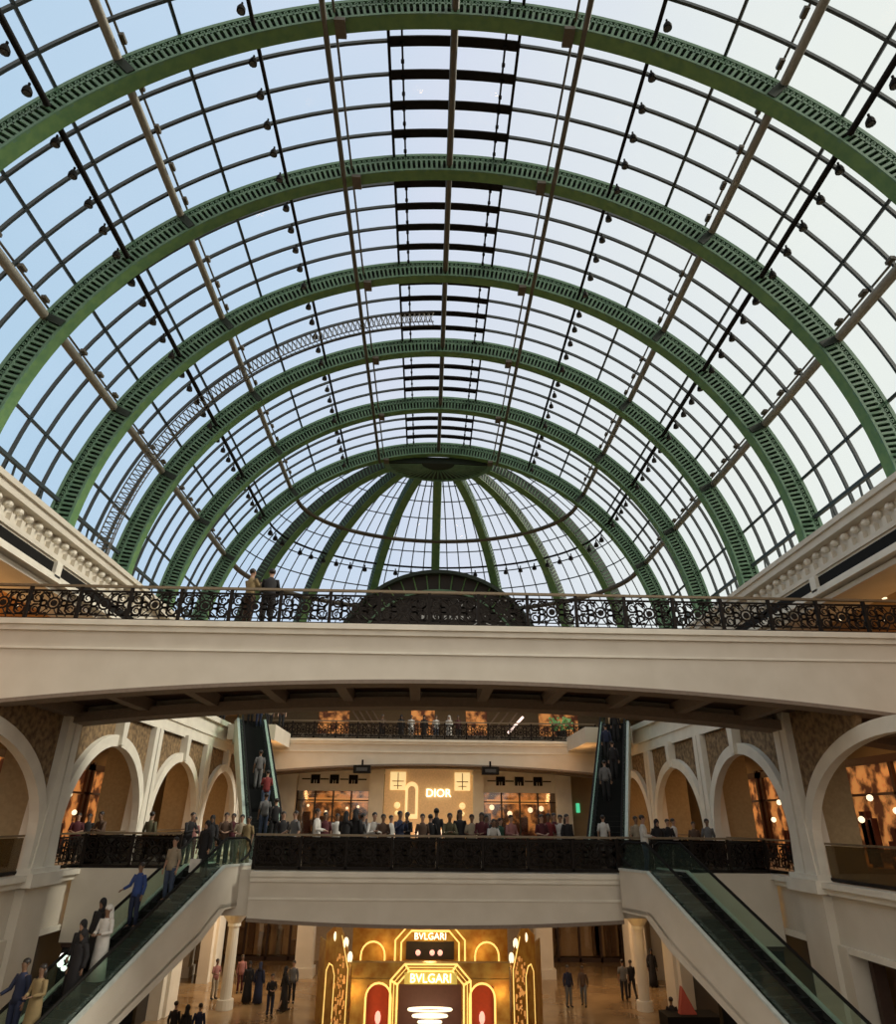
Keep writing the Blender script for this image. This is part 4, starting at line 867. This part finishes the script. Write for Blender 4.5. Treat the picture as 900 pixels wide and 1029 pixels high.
# rz = 0 faces the camera, pi faces away
G1 = 'people along the middle bridge'
crowd = [ # px, Y, rz, pose, wear, top, legs, label, height
 (317, 27.0, 1.4, 'hold', 'longsleeve', 'white', 'beige', 'person in white shirt and pale trousers, leftmost of the middle bridge crowd', 1.78),
 (325, 29.5, .3, 'down', 'shirt', 'maroon', 'black', 'person in dark red shirt just behind the white shirted man on the middle bridge', 1.7),
 (337, 30.5, .2, 'down', 'shirt', 'white', 'black', 'person in white shirt further back, between the white clad man and the big black figure', 1.66),
 (346, 27.3, 3.0, 'phone', 'abaya', 'black', None, 'broad figure in black robe at the bridge rail, left half of the crowd', 1.70),
 (356, 27.4, 2.7, 'down', 'abaya', 'black', None, 'second black robed figure shoulder to shoulder with the broad one', 1.78),
 (364, 28.0, 1.9, 'onerail', 'longsleeve', 'grey', 'grey', 'person in grey reaching out an arm right of the black robed pair', 1.66),
 (374, 27.4, .3, 'lean', 'longsleeve', 'white', 'black', 'person in pale top and black trousers leaning on the bridge rail', 1.72),
 (384, 27.3, .1, 'hold', 'longsleeve', 'brown', 'maroon', 'person in dark brown top left of the lit shopfront wall', 1.64),
 (392, 29.6, .5, 'down', 'shirt', 'white', 'grey', 'person in white shirt standing back, near the left lantern', 1.62),
 (401, 27.2, .6, 'phone', 'longsleeve', 'navy', 'denim', 'person in navy jacket bowing over a phone at the rail', 1.74),
 (408, 28.6, -.6, 'hold', 'longsleeve', 'black', 'black', 'person in black jacket beside the one bowing over a phone', 1.72),
 (424, 27.4, .2, 'down', 'shirt', 'brown', 'grey', 'slim person in brown shirt in front of the glowing niche', 1.66),
 (432, 28.2, 3.1, 'hold', 'longsleeve', 'black', 'black', 'dark figure seen from behind, left of the tall one at the centre', 1.66),
 (438, 29.0, 3.1, 'down', 'longsleeve', 'black', 'grey', 'tall dark figure at the very centre of the bridge crowd', 1.86),
 (451, 27.3, .1, 'lean', 'longsleeve', 'olive', 'black', 'person in olive top leaning on the rail right of centre', 1.72),
 (462, 27.5, .3, 'down', 'dress', 'black', None, 'woman with long dark hair and black dress under the right lantern', 1.80),
 (474, 27.4, 0, 'hold', 'shirt', 'beige', 'black', 'person in beige shirt between the long haired woman and the dark pair', 1.66),
 (484, 27.3, -.3, 'hold', 'longhair', 'maroon', 'navy', 'person with long hair and dark red top near the right shop pillar', 1.72),
 (489, 29.0, .4, 'down', 'shirt', 'black', 'black', 'person in black just behind the one in the dark red top', 1.66),
 (495, 27.2, .2, 'lean', 'shirt', 'white', 'white', 'short person in white leaning low on the rail', 1.55),
 (503, 28.4, .8, 'down', 'shirt', 'green', 'grey', 'person in dark green shirt behind the short one in white', 1.56),
 (514, 28.0, .5, 'hold', 'longsleeve', 'pink', 'black', 'person in pale pink top left of the gap in the crowd', 1.66),
 (545, 27.4, .2, 'hold', 'shirt', 'maroon', 'grey', 'person in maroon shirt right of the gap in the crowd', 1.68),
 (552, 28.0, -.2, 'down', 'shirt', 'red', 'black', 'person in red shirt in the small group near the right escalator', 1.72),
 (558, 28.9, .1, 'hold', 'shirt', 'maroon', 'black', 'person in dark red standing half hidden behind the red shirt', 1.74),
 (564, 28.0, -.3, 'down', 'shirt', 'white', 'black', 'person in pale shirt between the red shirt and the black dress', 1.68),
 (571, 27.3, .5, 'down', 'dress', 'black', None, 'woman in black dress at the right end of the crowd, beside the escalator', 1.70),
 (282, 28.3, .4, 'down', 'longsleeve', 'black', 'black', 'person in black at the foot of the left climbing escalator', 1.7),
 (294, 27.6, -.8, 'onerail', 'shirt', 'grey', 'white', 'person in grey shirt and white trousers stepping off the left climbing escalator', 1.72)]
for px, Y, rz, pose, wear, top, legs, lab, h in crowd:
    person((X_at(px, 850, Y), Y, ZM), rz, pose, wear, top, legs, lab, G1, h*1.06, skin=hash(lab[0:3]) % 1 if False else (len(lab) % 2))
G2 = 'people on the left landing'
for px, Y, rz, pose, wear, top, legs, lab, h in [
 (73, 27.9, .4, 'hold', 'shirt', 'maroon', 'black', 'person in maroon shirt next to the big left pillar', 1.68),
 (84, 28.6, .2, 'down', 'shirt', 'black', 'black', 'person in black between the two red lit figures on the left landing', 1.66),
 (99, 27.8, -.4, 'lean', 'longsleeve', 'brown', 'black', 'person in brown leaning on the left landing rail under the first arch', 1.76),
 (148, 27.6, 2.9, 'down', 'longsleeve', 'olive', 'black', 'stocky person in olive jacket in front of the second left pillar', 1.74),
 (187, 27.7, .9, 'lean', 'longsleeve', 'black', 'black', 'person in black leaning far over the left landing rail', 1.76),
 (192, 28.6, .1, 'down', 'shirt', 'pink', 'maroon', 'person in pink behind the one leaning far over the rail', 1.6),
 (210, 27.8, .2, 'down', 'abaya', 'black', None, 'person in black robe by the top of the down escalator', 1.64),
 (224, 28.2, .3, 'hold', 'longsleeve', 'brown', 'black', 'person in dark brown stepping towards the down escalator', 1.74),
 (231, 29.4, -.1, 'down', 'shirt', 'maroon', 'black', 'person in maroon behind the brown clad one at the escalator top', 1.72),
 (240, 28.1, .1, 'hold', 'shirt', 'beige', 'olive', 'person in beige shirt at the top of the down escalator', 1.68),
 (247, 27.6, -.3, 'down', 'shirt', 'tan', 'tan', 'person in tan clothes right at the end of the middle bridge railing', 1.62)]:
    person((X_at(px, 850, Y), Y, ZM), rz, pose, wear, top, legs, lab, G2, h, skin=len(lab) % 2)
G3 = 'people on the right landing'
for px, Y, rz, pose, wear, top, legs, lab, h in [
 (641, 28.4, .3, 'down', 'shirt', 'beige', 'olive', 'person in beige standing behind the man in white shirt, right landing', 1.76),
 (648, 25.6, 1.2, 'hold', 'longsleeve', 'white', 'navy', 'man in white shirt and dark trousers at the top of the empty escalator', 1.78),
 (662, 28.2, .1, 'down', 'abaya', 'black', None, 'person in black robe right of the man in white shirt', 1.66),
 (673, 28.6, .2, 'hold', 'longsleeve', 'black', 'black', 'person in black carrying something at head height on the right landing', 1.68),
 (679, 29.4, .8, 'down', 'shirt', 'white', 'black', 'person in white top behind the black clad one on the right landing', 1.7),
 (699, 30.0, -.3, 'down', 'shirt', 'brown', 'black', 'person in dark brown by the orange lit arch on the right', 1.6),
 (713, 27.9, -.1, 'down', 'shirt', 'grey', 'black', 'person in grey shirt before the right arcade pillar', 1.70)]:
    person((X_at(px, 850, Y), Y, ZM), rz, pose, wear, top, legs, lab, G3, h, skin=len(lab) % 2)
G4 = 'people riding the down escalator'
for fr, lat, pose, wear, top, legs, lab, h, face in [
 (.13, -.1, 'down', 'shirt', 'beige', 'denim', 'man in beige shirt and blue jeans, highest on the down escalator', 1.78, 0),
 (.05, .25, 'down', 'abaya', 'black', None, 'person in black at the very top step of the down escalator', 1.66, 0),
 (.22, -.38, 'onerail', 'longsleeve', 'blue', 'navy', 'man in bright blue top holding the left handrail of the escalator', 1.70, 0),
 (.34, -.32, 'down', 'abaya', 'black', None, 'woman in black robe beside the man in a long white robe', 1.66, 0),
 (.36, .25, 'hold', 'thobe', 'white', None, 'man in long white robe halfway down the escalator', 1.76, 0),
 (.385, -.2, 'down', 'abaya', 'black', None, 'person in black robe a step below the man in the long white robe', 1.62, 0),
 (.525, -.42, 'onerail', 'longsleeve', 'navy', 'navy', 'person in dark navy leaning an arm on the left handrail, lowest visible', 1.74, 0),
 (.50, .15, 'hold', 'dress', 'tan', None, 'person in mustard brown dress low on the down escalator', 1.66, 0),
 (.44, .2, 'down', 'abaya', 'black', None, 'person in black robe behind the mustard brown dress', 1.66, 0)]:
    p, a = on_esc('ll', fr, lat); person(p, a+face, pose, wear, top, legs, lab, G4, h, skin=len(lab) % 2)
p, a = on_esc('ll', .115, .05)
t = thing('shopping_bag', 'white paper bag carried down the escalator behind the beige shirt', 'bag', (p[0]+.42, p[1]-.1, p[2]+.62))
MB().bb(-.16, .16, -.06, .06, 0, .38).build('bag_body', CL['white'], t); MB().sweep([(-.07, 0, .38), (-.05, 0, .5), (.05, 0, .5), (.07, 0, .38)], .008, 5).build('handle', CL['white'], t)
G5 = 'people riding the left climbing escalator'
for fr, lat, pose, wear, top, legs, lab, h in [
 (.06, -.15, 'down', 'shirt', 'white', 'black', 'person in white shirt at the head of the left climbing escalator', 1.74),
 (.07, .3, 'down', 'shirt', 'white', 'navy', 'second white shirted person at the head of the left climbing escalator', 1.7),
 (.60, -.1, 'down', 'shirt', 'grey', 'grey', 'person in grey riding above the red shirt on the climbing escalator', 1.7),
 (.74, .1, 'hold', 'shirt', 'red', 'denim', 'person in red shirt on the left climbing escalator', 1.72),
 (.90, -.1, 'down', 'shirt', 'grey', 'denim', 'person in grey shirt on the lowest steps of the left climbing escalator', 1.72),
 (.93, .3, 'down', 'longsleeve', 'black', 'black', 'person in black on the lowest steps of the left climbing escalator', 1.72)]:
    p, a = on_esc('lu', fr, lat); person(p, a+pi, pose, wear, top, legs, lab, G5, h, skin=len(lab) % 2)
p, a = on_esc('ru', .97, 0); person(p, a+pi, 'down', 'shirt', 'white', 'black', 'person in white on the bottom step of the right climbing escalator', 'people riding the right climbing escalator', 1.6)
for fr, lat, top, lab in ((.2, .2, 'black', 'highest of the dark clad riders'), (.34, -.2, 'navy', 'second highest rider in dark clothes'), (.5, .2, 'black', 'rider in black halfway up'), (.64, -.1, 'grey', 'rider in dark grey on the lower half')):
    p, a = on_esc('ru', fr, lat); person(p, a+pi, 'down', 'longsleeve', top, 'black', lab+' on the right climbing escalator', 'people riding the right climbing escalator', 1.7)
p, a = on_esc('ru', .04, 0); person(p, a, 'down', 'shirt', 'grey', 'black', 'person in light grey at the head of the right climbing escalator', 'people riding the right climbing escalator', 1.72)
G6 = 'people on the upper floor'
for px, Y, rz, pose, wear, top, legs, lab, h in [
 (251, 20.3, 2.6, 'phone', 'longsleeve', 'tan', 'brown', 'person in tan top on the front bridge, left of the pair', 1.86),
 (270, 20.25, 3.3, 'lean', 'longsleeve', 'black', 'black', 'person in black leaning on the front bridge railing', 1.95)]:
    person((X_at(px, 600, Y), Y, ZU), rz, pose, wear, top, legs, lab, G6, h)
for px, rz, pose, wear, top, legs, lab in [
 (384, .2, 'hold', 'shirt', 'brown', 'black', 'person in brown at the far upper railing, left of the group of five'),
 (403, .3, 'down', 'abaya', 'black', None, 'person in black robe, first of the group at the far upper railing'),
 (413, 0, 'down', 'shirt', 'white', 'white', 'person in white, second of the group at the far upper railing'),
 (426, .1, 'down', 'abaya', 'black', None, 'person in black between the white clad ones at the far upper railing'),
 (438, .2, 'down', 'shirt', 'white', 'denim', 'person in white shirt and jeans at the far upper railing'),
 (451, -.2, 'hold', 'thobe', 'white', None, 'person in white robe at the right of the far upper group'),
 (460, .1, 'down', 'shirt', 'maroon', 'black', 'person in dark red, last of the far upper group'),
 (205, .1, 'down', 'shirt', 'green', 'black', 'person in green left of the head of the left climbing escalator'),
 (222, .1, 'down', 'shirt', 'grey', 'black', 'person in grey left of the head of the left climbing escalator'),
 (270, .3, 'down', 'shirt', 'beige', 'black', 'person in beige right of the head of the left climbing escalator'),
 (282, .3, 'down', 'shirt', 'brown', 'black', 'person in brown right of the head of the left climbing escalator')]:
    Y = 48.2 if 300 < px < 500 else 44.5
    person((X_at(px, 730, Y), Y, 4.85 if Y > 47 else ZU-.12), rz, pose, wear, top, legs, lab, G6, 1.7, skin=len(lab) % 2)
G7 = 'people on the ground floor'
for px, py, rz, pose, wear, top, legs, lab, h in [
 (214, 1004, .8, 'hold', 'shirt', 'pink', 'beige', 'person in pink top and beige trousers near the far left shop window', 1.7),
 (229, 1008, -.6, 'walk', 'shirt', 'tan', 'brown', 'person in tan walking near the far left shop window', 1.7),
 (240, 998, .2, 'down', 'longhair', 'pink', 'maroon', 'person with long hair and pink top in front of the dark shop window', 1.68),
 (247, 1008, .3, 'down', 'abaya', 'black', None, 'person in black robe, left of the pair before the dark window', 1.72),
 (258, 1009, 3., 'down', 'abaya', 'navy', None, 'person in navy robe, right of the pair before the dark window', 1.72),
 (270, 1022, .4, 'hold', 'longsleeve', 'black', 'navy', 'person in black and navy near the left wing of the gold pavilion', 1.66),
 (284, 1016, 2., 'walk', 'abaya', 'black', None, 'person in black robe walking towards the gold pavilion', 1.76),
 (292, 1008, 0, 'down', 'longsleeve', 'grey', 'black', 'person in grey behind the walking black robe', 1.76),
 (170, 1060, 3., 'down', 'longsleeve', 'black', 'black', 'person in black under the left escalator, left one', 1.7),
 (182, 1064, 2.8, 'down', 'abaya', 'black', None, 'person in black robe under the left escalator, middle one', 1.66),
 (195, 1062, 3.2, 'down', 'longsleeve', 'navy', 'black', 'person in navy under the left escalator, right one', 1.68),
 (572, 1012, .3, 'down', 'longsleeve', 'navy', 'grey', 'person in navy jacket before the right dark shop window', 1.72),
 (587, 1011, -.3, 'walk', 'longsleeve', 'brown', 'grey', 'person in brown beside the navy jacket on the right', 1.66),
 (628, 1006, 2.9, 'down', 'shirt', 'grey', 'black', 'person in grey shirt and black trousers right of the gold pavilion', 1.78),
 (636, 1004, 3.3, 'walk', 'longsleeve', 'black', 'black', 'person in black walking beside the grey shirt', 1.7),
 (657, 992, 0, 'down', 'abaya', 'black', None, 'person in black robe by the lit column at the right', 1.8),
 (679, 1055, 3., 'hold', 'longsleeve', 'black', 'black', 'person in black beside the dark stall under the right escalator', 1.75)]:
    d = RT*(px-450) + UP*(514.5-py) + FWD*F; s_ = ZG/d.z
    person((d.x*s_, d.y*s_, ZG), rz, pose, wear, top, legs, lab, G7, h, skin=len(lab) % 2)
for o in list(bpy.data.objects):
    if o.type == 'MESH' and not o.data.materials: o.data.materials.append(CREAM)
